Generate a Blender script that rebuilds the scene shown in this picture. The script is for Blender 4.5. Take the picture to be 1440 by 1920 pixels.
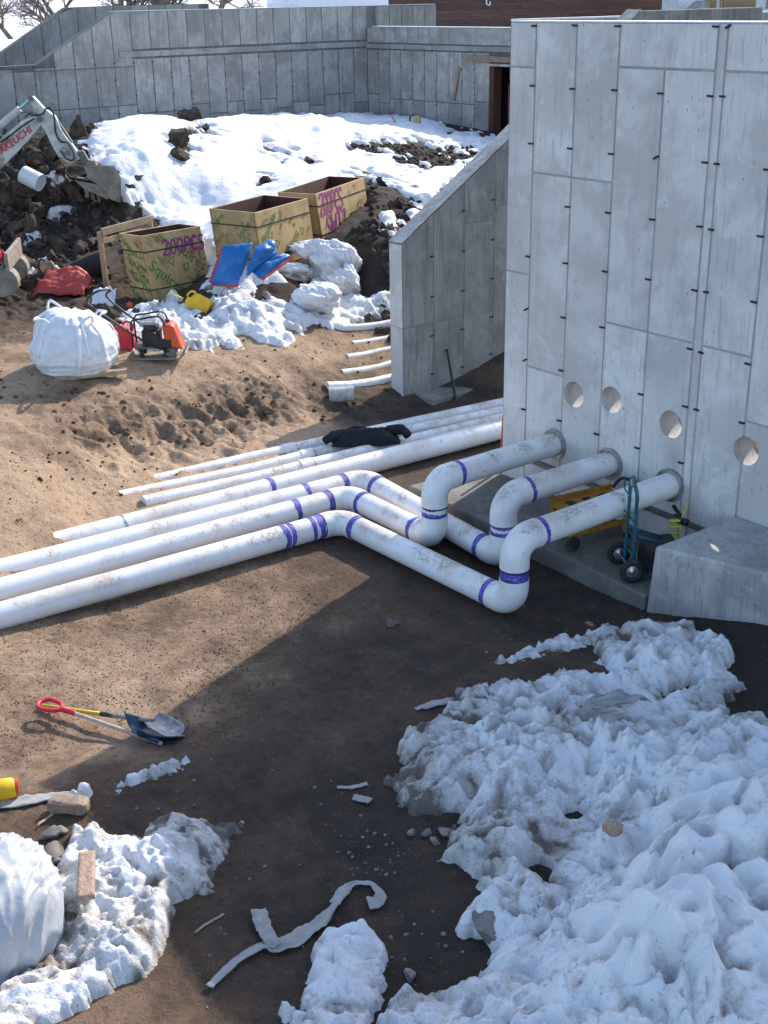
import bpy, bmesh, math, random
import numpy as np
from mathutils import Vector, Matrix
random.seed(7); rng = np.random.default_rng(7)
PI = math.pi
for o in list(bpy.data.objects): bpy.data.objects.remove(o, do_unlink=True)
scn = bpy.context.scene
COL = scn.collection

# ------------------------------------------------------------------ camera
F_PX, CX, CY = 2320.0, 720.0, 960.0                    # calibrated on the form-panel joints of the wall (0.61 m modules)
CAM = np.array([0.0, 0.0, 5.76])
R = np.array([[0.61320473, 0.29364288, -0.733317], [0.78974103, -0.24787846, 0.56112866], [-0.01700205, -0.92321727, -0.38390208]])
cd = bpy.data.cameras.new('camera'); cam = bpy.data.objects.new('camera', cd); COL.objects.link(cam)
cd.sensor_fit = 'VERTICAL'; cd.sensor_height = 36.0; cd.lens = F_PX / 1920 * 36.0
cd.clip_start = 0.05; cd.clip_end = 2000
M4 = Matrix(((R[0][0], -R[0][1], -R[0][2], CAM[0]), (R[1][0], -R[1][1], -R[1][2], CAM[1]), (R[2][0], -R[2][1], -R[2][2], CAM[2]), (0, 0, 0, 1)))
cam.matrix_world = M4
scn.camera = cam
scn.render.resolution_x = 768; scn.render.resolution_y = 1024

# ------------------------------------------------------------------ sky, sun, exposure
SUN_EL = math.radians(35.0)
SUN_H = np.array([-0.322, 0.947])                       # horizontal direction towards the sun
w = bpy.data.worlds.new('World'); scn.world = w; w.use_nodes = True
nt = w.node_tree
bg = nt.nodes['Background']; sky = nt.nodes.new('ShaderNodeTexSky'); sky.sky_type = 'NISHITA'
sky.sun_disc = False; sky.sun_elevation = SUN_EL
sky.sun_rotation = math.atan2(SUN_H[0], SUN_H[1])
sky.altitude = 1600; sky.air_density = 1.0; sky.dust_density = 3.0; sky.ozone_density = 0.1
nt.links.new(sky.outputs[0], bg.inputs[0]); bg.inputs[1].default_value = 0.15
sd = bpy.data.lights.new('sun', 'SUN'); sun = bpy.data.objects.new('sun', sd); COL.objects.link(sun)
sd.energy = 2.5; sd.angle = math.radians(0.45); sd.color = (1.0, 0.93, 0.84)
sv = Vector((SUN_H[0] * math.cos(SUN_EL), SUN_H[1] * math.cos(SUN_EL), math.sin(SUN_EL)))
sun.rotation_euler = sv.to_track_quat('Z', 'Y').to_euler(); sun.location = (-10, 30, 30)
scn.view_settings.view_transform = 'Standard'; scn.view_settings.look = 'None'
scn.view_settings.gamma = 1.0; scn.view_settings.use_curve_mapping = False
scn.view_settings.exposure = 1.32

# ------------------------------------------------------------------ helpers
def ray(px, py):
    return R @ np.array([(px - CX) / F_PX, (py - CY) / F_PX, 1.0])
def at(px, py, z):                                      # where the sight line through a photo pixel meets height z
    d = ray(px, py); return CAM + (z - CAM[2]) / d[2] * d
def atX(px, py, x):
    d = ray(px, py); return CAM + x / d[0] * d
def atY(px, py, y):
    d = ray(px, py); return CAM + y / d[1] * d
def atP(px, py, p0, n):
    d = ray(px, py); n = np.array(n, float); return CAM + (np.dot(np.array(p0) - CAM, n) / np.dot(d, n)) * d
def topix(x, y, z):
    P = np.stack([x, y, z - CAM[2]]); c = np.tensordot(R.T, P, 1)
    return CX + F_PX * c[0] / c[2], CY + F_PX * c[1] / c[2], c[2]

def _h(ix, iy, s):
    n = (ix.astype(np.int64) * 374761393 + iy.astype(np.int64) * 668265263 + s * 1442695041) & 0xffffffff
    n = ((n ^ (n >> 13)) * 1274126177) & 0xffffffff
    n = ((n ^ (n >> 15)) * 2246822519) & 0xffffffff
    return ((n ^ (n >> 16)) & 0xffff) / 65536.0
def pn(x, y, s=0):
    x = np.asarray(x, float); y = np.asarray(y, float)
    ix = np.floor(x); iy = np.floor(y); fx = x - ix; fy = y - iy
    u = fx * fx * fx * (fx * (fx * 6 - 15) + 10); v = fy * fy * fy * (fy * (fy * 6 - 15) + 10)
    def g(a, b):
        an = _h(ix + a, iy + b, s) * 2 * PI
        return np.cos(an) * (fx - a) + np.sin(an) * (fy - b)
    a = g(0, 0); b = g(1, 0); c = g(0, 1); d = g(1, 1)
    return 1.5 * (a + u * (b - a) + v * (c - a) + u * v * (a - b - c + d))
def fbm(x, y, o=4, s=0, lac=2.1, gain=.5):
    r = 0; a = 1.0
    for k in range(o):
        r = r + a * pn(x, y, s + k * 17); x = x * lac + 3.1; y = y * lac + 1.7; a *= gain
    return r
def billow(x, y, o=3, s=0, gain=.5):
    r = 0; a = 1.0
    for k in range(o):
        r = r + a * np.abs(pn(x, y, s + k * 13)); x = x * 2.17 + 5.3; y = y * 2.17 + 2.9; a *= gain
    return r
def sstep(a, b, x):
    t = np.clip((x - a) / (b - a), 0, 1); return t * t * (3 - 2 * t)
def poly_sd(px, py, poly):                              # signed distance, positive inside
    d = np.full(px.shape, 1e18); ins = np.zeros(px.shape, bool); n = len(poly)
    for i in range(n):
        ax, ay = poly[i]; bx, by = poly[(i + 1) % n]
        ex, ey = bx - ax, by - ay; wx, wy = px - ax, py - ay
        t = np.clip((wx * ex + wy * ey) / (ex * ex + ey * ey + 1e-12), 0, 1)
        d = np.minimum(d, (wx - ex * t) ** 2 + (wy - ey * t) ** 2)
        c = ((ay > py) != (by > py)) & (px < (bx - ax) * (py - ay) / (by - ay + 1e-12) + ax)
        ins ^= c
    return np.where(ins, 1, -1) * np.sqrt(d)

class MB:
    """collects shapes; build() links them as one mesh object"""
    def __init__(s): s.v = []; s.f = []
    def add(s, vs, fs):
        k = len(s.v); s.v += [tuple(map(float, p)) for p in vs]; s.f += [tuple(i + k for i in f) for f in fs]; return s
    def hexa(s, c):                                     # 8 corners: bottom 0-3 ccw, top 4-7
        return s.add(c, [(0, 3, 2, 1), (4, 5, 6, 7), (0, 1, 5, 4), (1, 2, 6, 5), (2, 3, 7, 6), (3, 0, 4, 7)])
    def box(s, c, size, rz=0, ax=None):
        c = np.array(c, float); hx, hy, hz = [q / 2 for q in size]
        if ax is None:
            X = np.array([math.cos(rz), math.sin(rz), 0]); Y = np.array([-math.sin(rz), math.cos(rz), 0]); Z = np.array([0, 0, 1.])
        else: X, Y, Z = [np.array(a, float) for a in ax]
        return s.hexa([c + X * a * hx + Y * b * hy + Z * d * hz for d in (-1, 1) for a, b in ((-1, -1), (1, -1), (1, 1), (-1, 1))])
    def beam(s, a, b, wd, hg, up=(0, 0, 1)):
        a = np.array(a, float); b = np.array(b, float); X = b - a; L = np.linalg.norm(X); X /= L
        up = np.array(up, float); Y = np.cross(up, X)
        if np.linalg.norm(Y) < 1e-4: Y = np.cross((1., .1, 0), X)
        Y /= np.linalg.norm(Y); Z = np.cross(X, Y)
        return s.box((a + b) / 2, (L, wd, hg), ax=(X, Y, Z))
    def tube(s, pts, r, n=12, caps=True, closed=False):
        pts = [np.array(p, float) for p in pts]; m = len(pts)
        rs = r if hasattr(r, '__len__') else [r] * m
        k0 = len(s.v); ref = None
        for i in range(m):
            if closed: t = pts[(i + 1) % m] - pts[i - 1]
            else: t = pts[min(i + 1, m - 1)] - pts[max(i - 1, 0)]
            t = t / (np.linalg.norm(t) + 1e-12)
            if ref is None:
                ref = np.cross(t, (0, 0, 1.)); 
                if np.linalg.norm(ref) < 1e-3: ref = np.cross(t, (0, 1., 0))
            ref = ref - t * np.dot(ref, t); ref /= np.linalg.norm(ref) + 1e-12
            b = np.cross(t, ref)
            for j in range(n):
                a = 2 * PI * j / n
                s.v.append(tuple(pts[i] + rs[i] * (math.cos(a) * ref + math.sin(a) * b)))
        rows = m if closed else m - 1
        for i in range(rows):
            for j in range(n):
                a = k0 + i * n + j; b2 = k0 + i * n + (j + 1) % n; i2 = (i + 1) % m
                s.f.append((a, b2, k0 + i2 * n + (j + 1) % n, k0 + i2 * n + j))
        if caps and not closed:
            s.f.append(tuple(k0 + j for j in range(n))[::-1]); s.f.append(tuple(k0 + (m - 1) * n + j for j in range(n)))
        return s
    def ring(s, a, b, ro, ri, n=40):                    # short hollow cylinder from a to b
        a = np.array(a, float); b = np.array(b, float); t = (b - a) / np.linalg.norm(b - a)
        u = np.cross(t, (0, 0, 1.)); 
        if np.linalg.norm(u) < 1e-3: u = np.cross(t, (0, 1., 0))
        u /= np.linalg.norm(u); w_ = np.cross(t, u); k = len(s.v)
        for p, r_ in ((a, ri), (a, ro), (b, ro), (b, ri)):
            for j in range(n):
                an = 2 * PI * j / n; s.v.append(tuple(p + r_ * (math.cos(an) * u + math.sin(an) * w_)))
        for q in range(4):
            for j in range(n):
                s.f.append((k + q * n + j, k + q * n + (j + 1) % n, k + (q + 1) % 4 * n + (j + 1) % n, k + (q + 1) % 4 * n + j))
        return s
    def prism(s, poly, off):                            # 3-D polygon extruded by the vector off
        n = len(poly); off = np.array(off, float); p = [np.array(q, float) for q in poly]
        return s.add(p + [q + off for q in p], [tuple(range(n))[::-1], tuple(range(n, 2 * n))] + [(i, (i + 1) % n, n + (i + 1) % n, n + i) for i in range(n)])
    def lathe(s, c, prof, n=24, ax=(0, 0, 1), cap=True):
        c = np.array(c, float); t = np.array(ax, float); t /= np.linalg.norm(t)
        u = np.cross(t, (0, 0, 1.)); 
        if np.linalg.norm(u) < 1e-3: u = np.array([1., 0, 0])
        u /= np.linalg.norm(u); w_ = np.cross(t, u); k = len(s.v)
        for r_, h in prof:
            for j in range(n):
                an = 2 * PI * j / n; s.v.append(tuple(c + t * h + r_ * (math.cos(an) * u + math.sin(an) * w_)))
        for i in range(len(prof) - 1):
            for j in range(n):
                s.f.append((k + i * n + j, k + i * n + (j + 1) % n, k + (i + 1) * n + (j + 1) % n, k + (i + 1) * n + j))
        if cap:
            s.f.append(tuple(k + j for j in range(n))[::-1]); s.f.append(tuple(k + (len(prof) - 1) * n + j for j in range(n)))
        return s
    def grid(s, fn, nu, nv, cu=False):
        k = len(s.v)
        for i in range(nu):
            for j in range(nv): s.v.append(tuple(fn(i / (nu if cu else nu - 1), j / (nv - 1))))
        for i in range(nu if cu else nu - 1):
            for j in range(nv - 1):
                i2 = (i + 1) % nu; s.f.append((k + i * nv + j, k + i2 * nv + j, k + i2 * nv + j + 1, k + i * nv + j + 1))
        return s
    def strip(s, pts, wd, nrm, th=.002):                # flat ribbon lying on a face with the given normal
        pts = [np.array(p, float) for p in pts]; nrm = np.array(nrm, float); m = len(pts); L = []; Rr = []
        for i in range(m):
            t = pts[min(i + 1, m - 1)] - pts[max(i - 1, 0)]; t = t / (np.linalg.norm(t) + 1e-9)
            b = np.cross(nrm, t); b = b / (np.linalg.norm(b) + 1e-9) * wd / 2; L.append(pts[i] + b); Rr.append(pts[i] - b)
        k = len(s.v); s.v += [tuple(p) for p in L + Rr] + [tuple(p - nrm * th) for p in L + Rr]
        for i in range(m - 1):
            s.f.append((k + i, k + m + i, k + m + i + 1, k + i + 1))
            a = k + 2 * m; s.f.append((k + i, k + i + 1, a + i + 1, a + i)); s.f.append((k + m + i + 1, k + m + i, a + m + i, a + m + i + 1))
        return s
    def mesh(s, name):
        me = bpy.data.meshes.new(name); me.from_pydata(s.v, [], s.f); return me

BASE = {}
def finish(o, label=None, cat=None, group=None, kind=None):
    if label: o['label'] = label
    if cat: o['category'] = cat
    if group: o['group'] = group
    if kind: o['kind'] = kind
    return o
def thing(name, loc, label, cat, group=None):
    o = bpy.data.objects.new(name, None); COL.objects.link(o); o.location = loc; o.empty_display_size = .1
    BASE[o.name] = np.array(loc, float); return finish(o, label, cat, group)
def obj(name, mb, mat, parent=None, smooth=False, base=None, label=None, cat=None, group=None, kind=None, bevel=0, seg=2):
    """world-space shapes -> one mesh object whose origin is its parent's base (or its own base)"""
    v = np.array(mb.v, float)
    if parent is not None: b = BASE[parent.name]
    else: b = np.array(base if base is not None else [v[:, 0].mean(), v[:, 1].mean(), v[:, 2].min()], float)
    mb.v = [tuple(p) for p in v - b]
    me = mb.mesh(name); me.materials.append(mat)
    if smooth is not False:
        me.shade_smooth()
        if smooth is not True: me.set_sharp_from_angle(angle=math.radians(smooth))
    o = bpy.data.objects.new(name, me); COL.objects.link(o)
    BASE[o.name] = b
    if parent is not None: o.parent = parent
    if parent is None: o.location = b
    if bevel:
        md = o.modifiers.new('bevel', 'BEVEL'); md.width = bevel; md.segments = seg; md.limit_method = 'ANGLE'; md.angle_limit = .6
        md.harden_normals = False
    return finish(o, label, cat, group, kind)
def raw_mesh(name, V, Fq, mat, attrs=None, smooth=True):
    me = bpy.data.meshes.new(name); V = np.ascontiguousarray(V, dtype=np.float32); Fq = np.ascontiguousarray(Fq, dtype=np.int32)
    me.vertices.add(len(V)); me.vertices.foreach_set('co', V.ravel())
    k = Fq.shape[1]; me.loops.add(Fq.size); me.loops.foreach_set('vertex_index', Fq.ravel())
    me.polygons.add(len(Fq)); me.polygons.foreach_set('loop_start', np.arange(0, Fq.size, k, dtype=np.int32))
    me.update(calc_edges=True); me.materials.append(mat)
    for n_, a in (attrs or {}).items():
        at_ = me.attributes.new(n_, 'FLOAT', 'POINT'); at_.data.foreach_set('value', np.ascontiguousarray(a, dtype=np.float32))
    if smooth: me.shade_smooth()
    return me
_TX = {}
def text_mesh(body, size, shear=0.0, bold=0.0):
    me = _TX[body].copy()
    for v in me.vertices: v.co *= size
    return me
def make_text(body, shear=0.0, bold=0.0):
    size = 1.0
    cu = bpy.data.curves.new('lettering', 'FONT'); cu.body = body; cu.size = size; cu.shear = shear; cu.offset = bold
    cu.align_x = 'CENTER'; cu.align_y = 'CENTER'; cu.resolution_u = 3
    t = bpy.data.objects.new('lettering', cu); COL.objects.link(t); bpy.context.view_layer.update()
    me = bpy.data.meshes.new_from_object(t.evaluated_get(bpy.context.evaluated_depsgraph_get()))
    bpy.data.objects.remove(t, do_unlink=True); bpy.data.curves.remove(cu); _TX[body] = me
make_text('Squires', 0, .012); make_text('TAKEUCHI', .2, .02)
def put_text(body, size, c, ux, uy, mat, parent, name='lettering', shear=0, bold=0, clip=None):
    """flat lettering on a face: ux, uy span the face; clip keeps what lies on it"""
    me = text_mesh(body, size, shear, bold); b = BASE[parent.name]; ux = np.array(ux, float); uy = np.array(uy, float)
    for v in me.vertices:
        p = np.array(c) + ux * v.co.x + uy * v.co.y; v.co = Vector(p - b)
    if clip:
        bm = bmesh.new(); bm.from_mesh(me)
        for p, n_ in clip:
            bmesh.ops.bisect_plane(bm, geom=bm.verts[:] + bm.edges[:] + bm.faces[:], plane_co=Vector(np.array(p) - b), plane_no=Vector(n_), clear_outer=True)
        bm.to_mesh(me); bm.free()
    if len(me.polygons) == 0: return None
    me.materials.clear(); me.materials.append(mat)
    o = bpy.data.objects.new(name, me); COL.objects.link(o); o.parent = parent; BASE[o.name] = b; return o

# ------------------------------------------------------------------ materials
def nodes(name):
    m = bpy.data.materials.new(name); m.use_nodes = True; t = m.node_tree; return m, t, t.nodes['Principled BSDF'], t.nodes, t.links
def mix(t, fac, a, b, typ='MIX'):
    n = t.nodes.new('ShaderNodeMix'); n.data_type = 'RGBA'; n.blend_type = typ
    for sock, val in ((n.inputs[0], fac), (n.inputs[6], a), (n.inputs[7], b)):
        if isinstance(val, bpy.types.NodeSocket): t.links.new(val, sock)
        elif isinstance(val, (int, float)): sock.default_value = val
        else: sock.default_value = tuple(val) + (1,) if len(val) == 3 else val
    return n.outputs[2]
def math_(t, op, a, b=0.0, c=None):
    n = t.nodes.new('ShaderNodeMath'); n.operation = op
    for s_, v in zip(n.inputs, (a, b) if c is None else (a, b, c)):
        if isinstance(v, bpy.types.NodeSocket): t.links.new(v, s_)
        else: s_.default_value = v
    return n.outputs[0]
def noise(t, vec, scale, detail=4, rough=.55, dist=0):
    n = t.nodes.new('ShaderNodeTexNoise'); n.inputs['Scale'].default_value = scale; n.inputs['Detail'].default_value = detail
    n.inputs['Roughness'].default_value = rough; n.inputs['Distortion'].default_value = dist
    if vec is not None: t.links.new(vec, n.inputs['Vector'])
    return n.outputs['Fac']
def ramp(t, fac, a, b, lo=0.0, hi=1.0):
    n = t.nodes.new('ShaderNodeMapRange'); n.clamp = True; n.interpolation_type = 'SMOOTHSTEP'
    t.links.new(fac, n.inputs[0]); n.inputs[1].default_value = a; n.inputs[2].default_value = b; n.inputs[3].default_value = lo; n.inputs[4].default_value = hi
    return n.outputs[0]
def pos(t, scale=(1, 1, 1), obj_=False):
    if obj_: s_ = t.nodes.new('ShaderNodeTexCoord').outputs['Object']
    else: s_ = t.nodes.new('ShaderNodeNewGeometry').outputs['Position']
    m = t.nodes.new('ShaderNodeMapping'); m.inputs['Scale'].default_value = scale; t.links.new(s_, m.inputs['Vector']); return m.outputs[0]
def attr(t, n_):
    a = t.nodes.new('ShaderNodeAttribute'); a.attribute_name = n_; return a.outputs['Fac']
def bump(t, bs, h, strength, dist=.01, prev=None):
    n = t.nodes.new('ShaderNodeBump'); n.inputs['Strength'].default_value = strength; n.inputs['Distance'].default_value = dist
    t.links.new(h, n.inputs['Height'])
    if prev: t.links.new(prev, n.inputs['Normal'])
    t.links.new(n.outputs[0], bs.inputs['Normal']); return n.outputs[0]

def plain(name, col, rough=.6, metal=0, var=.18, scale=9, dirt=0, dirtc=(.16, .115, .075), bmp=.15, bscale=60, spec=.4, coat=0):
    m, t, bs, N, L = nodes(name); p = pos(t)
    n1 = noise(t, p, scale, 5, .6); f = ramp(t, n1, .3, .7, 1 - var, 1 + var * .6)
    c = mix(t, 1.0, col, (1, 1, 1), 'MULTIPLY'); n = N.new('ShaderNodeMix'); n.data_type = 'RGBA'; n.blend_type = 'MULTIPLY'; n.inputs[0].default_value = 1
    L.new(c, n.inputs[6]); L.new(f, n.inputs[7]); c = n.outputs[2]
    if dirt:
        d = ramp(t, noise(t, p, scale * .6, 7, .7), .62 - dirt * .35, .8 - dirt * .2, 0, .85)
        c = mix(t, d, c, dirtc)
    L.new(c, bs.inputs['Base Color']); bs.inputs['Roughness'].default_value = rough; bs.inputs['Metallic'].default_value = metal
    bs.inputs['Specular IOR Level'].default_value = spec
    if coat: bs.inputs['Coat Weight'].default_value = coat
    if bmp: bump(t, bs, noise(t, p, bscale, 4, .6), bmp, .004)
    return m

def concrete(name, col, stain=.5, light=(.5, .5, .49), streak=1.0, holes=True, tint=.10):
    m, t, bs, N, L = nodes(name); p = pos(t)
    oi = N.new('ShaderNodeObjectInfo')
    av = N.new('ShaderNodeVectorMath'); av.operation = 'ADD'; L.new(p, av.inputs[0])
    sc = math_(t, 'MULTIPLY', oi.outputs['Random'], 7.0); L.new(sc, av.inputs[1]); q = av.outputs[0]
    big = noise(t, q, 1.1, 5, .6, .3); mid = noise(t, q, 5, 6, .65)
    mp = N.new('ShaderNodeMapping'); mp.inputs['Scale'].default_value = (9, 9, .55); L.new(q, mp.inputs['Vector'])
    st = noise(t, mp.outputs[0], 1.0, 5, .62, .4)
    mp2 = N.new('ShaderNodeMapping'); mp2.inputs['Scale'].default_value = (38, 38, 2.6); L.new(q, mp2.inputs['Vector'])
    st2 = noise(t, mp2.outputs[0], 1.0, 4, .6, .2)
    c = mix(t, ramp(t, big, .40, .60), col, light)
    vary = ramp(t, oi.outputs['Random'], .25, .9, .1, 2.0)
    c = mix(t, math_(t, 'MULTIPLY', ramp(t, st, .5, .72), stain * streak), c, tuple(x * .56 for x in col))
    c = mix(t, math_(t, 'MULTIPLY', ramp(t, st2, .52, .70), math_(t, 'MULTIPLY', vary, stain * .8 * streak)), c, tuple(x * .55 for x in col))
    c = mix(t, math_(t, 'MULTIPLY', ramp(t, mid, .52, .70), stain * .7), c, tuple(x * .72 for x in col))
    c = mix(t, math_(t, 'MULTIPLY', ramp(t, noise(t, q, 2.3, 7, .7, .6), .56, .62), .34), c, tuple(min(.72, x * 1.35) for x in light))
    tn = math_(t, 'MULTIPLY_ADD', oi.outputs['Random'], tint * 2, 1 - tint)
    n = N.new('ShaderNodeMix'); n.data_type = 'RGBA'; n.blend_type = 'MULTIPLY'; n.inputs[0].default_value = 1; L.new(c, n.inputs[6]); L.new(tn, n.inputs[7]); c = n.outputs[2]
    if holes:
        vo = N.new('ShaderNodeTexVoronoi'); vo.inputs['Scale'].default_value = 7; mp3 = N.new('ShaderNodeMapping'); mp3.inputs['Scale'].default_value = (1.9, 1.9, .8); L.new(q, mp3.inputs['Vector']); L.new(mp3.outputs[0], vo.inputs['Vector'])
        hs = ramp(t, math_(t, 'ADD', vo.outputs['Distance'], math_(t, 'MULTIPLY', noise(t, q, 40, 3), .08)), .09, .15, 1, 0); pick = ramp(t, noise(t, q, 3.3, 4), .47, .56)
        h = math_(t, 'MULTIPLY', hs, pick); c = mix(t, math_(t, 'MULTIPLY', h, .75), c, tuple(x * .3 for x in col))
        b0 = bump(t, bs, math_(t, 'SUBTRACT', 1, h), .5, .01)
    else: b0 = None
    bump(t, bs, math_(t, 'ADD', math_(t, 'MULTIPLY', st2, .5), noise(t, q, 26, 8, .7)), .35, .012, b0)
    L.new(c, bs.inputs['Base Color']); bs.inputs['Roughness'].default_value = .85; bs.inputs['Specular IOR Level'].default_value = .3
    return m

def soil():
    m, t, bs, N, L = nodes('soil'); p = pos(t); tone = attr(t, 'tone')
    n0 = noise(t, p, .55, 5, .6, .4); n1 = noise(t, p, 2.4, 7, .65); n2 = noise(t, p, 14, 8, .72); n3 = noise(t, p, 62, 6, .7)
    f = math_(t, 'ADD', tone, math_(t, 'MULTIPLY', math_(t, 'SUBTRACT', n1, .5), .8))
    f = math_(t, 'ADD', f, math_(t, 'MULTIPLY', math_(t, 'SUBTRACT', n0, .5), .95))
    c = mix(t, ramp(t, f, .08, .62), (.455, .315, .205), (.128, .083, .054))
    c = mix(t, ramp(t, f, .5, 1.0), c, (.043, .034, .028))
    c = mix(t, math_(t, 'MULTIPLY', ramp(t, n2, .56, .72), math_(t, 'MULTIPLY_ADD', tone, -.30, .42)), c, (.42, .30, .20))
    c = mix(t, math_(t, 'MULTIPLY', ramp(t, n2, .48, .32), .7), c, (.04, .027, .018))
    c = mix(t, math_(t, 'MULTIPLY', ramp(t, n3, .5, .3), .6), c, (.045, .031, .022))
    vo = N.new('ShaderNodeTexVoronoi'); vo.inputs['Scale'].default_value = 46; L.new(p, vo.inputs['Vector'])
    pk = math_(t, 'MULTIPLY', ramp(t, vo.outputs['Distance'], .16, .26, 1, 0), ramp(t, noise(t, p, 7, 4), .5, .6))
    c = mix(t, math_(t, 'MULTIPLY', pk, .35), c, (.34, .28, .22))
    L.new(c, bs.inputs['Base Color']); bs.inputs['Roughness'].default_value = .92; bs.inputs['Specular IOR Level'].default_value = .22
    b = bump(t, bs, math_(t, 'ADD', n2, math_(t, 'MULTIPLY', pk, .35)), .75, .045)
    bump(t, bs, n3, .8, .014, b)
    return m
def snow_mat(name='snow', dirtc=(.13, .10, .075)):
    m, t, bs, N, L = nodes(name); p = pos(t); d = attr(t, 'dirt')
    n1 = noise(t, p, 9, 8, .7); n2 = noise(t, p, 55, 5, .65); n3 = noise(t, p, 2.0, 5, .6)
    f = math_(t, 'ADD', d, math_(t, 'MULTIPLY', math_(t, 'SUBTRACT', n1, .5), 1.3)); f = math_(t, 'ADD', f, math_(t, 'MULTIPLY', math_(t, 'SUBTRACT', n2, .5), .55))
    c = mix(t, ramp(t, n3, .35, .7), (.79, .79, .79), (.74, .742, .745))
    c = mix(t, ramp(t, f, .0, .6, 0, .75), c, (.44, .40, .35))
    c = mix(t, ramp(t, f, .5, 1.0, 0, .95), c, dirtc)
    c = mix(t, math_(t, 'MULTIPLY', ramp(t, n2, .60, .70), ramp(t, f, -.15, .4, .10, .9)), c, dirtc)
    L.new(c, bs.inputs['Base Color']); bs.inputs['Roughness'].default_value = .6; bs.inputs['Specular IOR Level'].default_value = .35
    b = bump(t, bs, n1, .6, .04); bump(t, bs, n2, .8, .012, b)
    return m
def pvc():
    m, t, bs, N, L = nodes('white_pvc'); p = pos(t)
    g = N.new('ShaderNodeNewGeometry'); sx = N.new('ShaderNodeSeparateXYZ'); L.new(g.outputs['Normal'], sx.inputs[0])
    up = ramp(t, sx.outputs[2], .1, .85, .15, 1.0)
    sm = noise(t, p, 3.2, 7, .72, .7); fine = noise(t, p, 30, 6, .75, .4)
    d = math_(t, 'MULTIPLY', math_(t, 'MULTIPLY', ramp(t, sm, .46, .62), ramp(t, fine, .42, .60)), up)
    c = mix(t, ramp(t, noise(t, p, 1.4, 4), .3, .7), (.81, .795, .77), (.73, .722, .705))
    c = mix(t, math_(t, 'MULTIPLY', d, .85), c, (.30, .20, .125))
    c = mix(t, math_(t, 'MULTIPLY', ramp(t, noise(t, p, 1.6, 6, .65), .44, .66), math_(t, 'MULTIPLY', up, .6)), c, (.50, .405, .31))
    mp = N.new('ShaderNodeMapping'); mp.inputs['Scale'].default_value = (26, 5, 26); L.new(p, mp.inputs['Vector'])
    c = mix(t, ramp(t, noise(t, mp.outputs[0], 1, 3), .70, .74, 0, .55), c, (.22, .19, .17))
    L.new(c, bs.inputs['Base Color']); L.new(math_(t, 'MULTIPLY_ADD', d, .5, .32), bs.inputs['Roughness']); bs.inputs['Specular IOR Level'].default_value = .45
    bump(t, bs, d, .4, .004)
    return m
def wood(name, a, b, scale=6, ax=(1, 1, 1), rough=.75):
    m, t, bs, N, L = nodes(name); p = pos(t, ax); oi = N.new('ShaderNodeObjectInfo')
    av = N.new('ShaderNodeVectorMath'); av.operation = 'ADD'; L.new(p, av.inputs[0]); L.new(math_(t, 'MULTIPLY', oi.outputs['Random'], 9.0), av.inputs[1])
    n1 = noise(t, av.outputs[0], scale, 6, .65, .8)
    c = mix(t, ramp(t, n1, .3, .7), a, b); r_ = math_(t, 'MULTIPLY_ADD', oi.outputs['Random'], .5, .75)
    n = N.new('ShaderNodeMix'); n.data_type = 'RGBA'; n.blend_type = 'MULTIPLY'; n.inputs[0].default_value = 1; L.new(c, n.inputs[6]); L.new(r_, n.inputs[7])
    L.new(n.outputs[2], bs.inputs['Base Color']); bs.inputs['Roughness'].default_value = rough
    bump(t, bs, n1, .3, .006); return m
def cloth(name, col, rough=.6, sheen=0, scale=8, trans=0):
    m, t, bs, N, L = nodes(name); p = pos(t)
    n1 = noise(t, p, scale, 6, .65, .6); c = mix(t, ramp(t, n1, .3, .75), tuple(x * .8 for x in col), col)
    L.new(c, bs.inputs['Base Color']); bs.inputs['Roughness'].default_value = rough; bs.inputs['Specular IOR Level'].default_value = .4
    bump(t, bs, noise(t, p, scale * 3, 5, .6, 1.0), .35, .01); return m

MT = {}
MT['soil'] = soil(); MT['snow'] = snow_mat(); MT['pvc'] = pvc()
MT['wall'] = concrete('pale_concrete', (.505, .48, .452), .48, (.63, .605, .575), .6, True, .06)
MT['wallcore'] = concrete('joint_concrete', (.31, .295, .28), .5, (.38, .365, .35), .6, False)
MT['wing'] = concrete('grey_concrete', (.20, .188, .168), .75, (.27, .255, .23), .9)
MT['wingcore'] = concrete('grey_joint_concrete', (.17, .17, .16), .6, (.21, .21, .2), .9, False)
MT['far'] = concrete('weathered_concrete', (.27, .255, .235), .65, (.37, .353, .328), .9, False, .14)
MT['farcore'] = concrete('weathered_joint_concrete', (.125, .122, .115), .7, (.155, .15, .142), 1.0, False)
MT['beige'] = concrete('beige_concrete', (.30, .285, .25), .7, (.37, .355, .32), .8, False, .16)
MT['footing'] = concrete('footing_concrete', (.15, .135, .115), .9, (.24, .225, .20), .3)
MT['block'] = concrete('block_concrete', (.29, .275, .258), .8, (.40, .385, .365), .7)
MT['purple'] = plain('purple_primer', (.12, .10, .44), .5, var=.5, scale=22, bmp=.05)
MT['darkprimer'] = plain('dark_primer', (.05, .04, .13), .45, var=.4, scale=25, bmp=.05)
MT['blackmark'] = plain('black_marker', (.02, .02, .022), .5, bmp=0)
MT['steel'] = plain('galvanised_steel', (.36, .37, .36), .45, .75, .3, 14)
MT['tie'] = plain('rusty_tie_steel', (.06, .042, .036), .7, .3, .4, 30)
MT['rubber'] = plain('black_rubber', (.025, .025, .026), .75, dirt=.25)
MT['black'] = plain('black_plastic', (.02, .02, .022), .5, dirt=.2)
MT['blackcloth'] = cloth('black_fabric', (.012, .012, .015), .85, scale=14)
MT['teal'] = plain('teal_paint', (.008, .11, .15), .45, 0, .25, 18, dirt=.25)
MT['chrome'] = plain('plated_hub', (.55, .56, .58), .3, .9)
MT['yellowtool'] = plain('yellow_orange_paint', (.40, .19, .015), .6, 0, .25, 15, dirt=.3)
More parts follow.
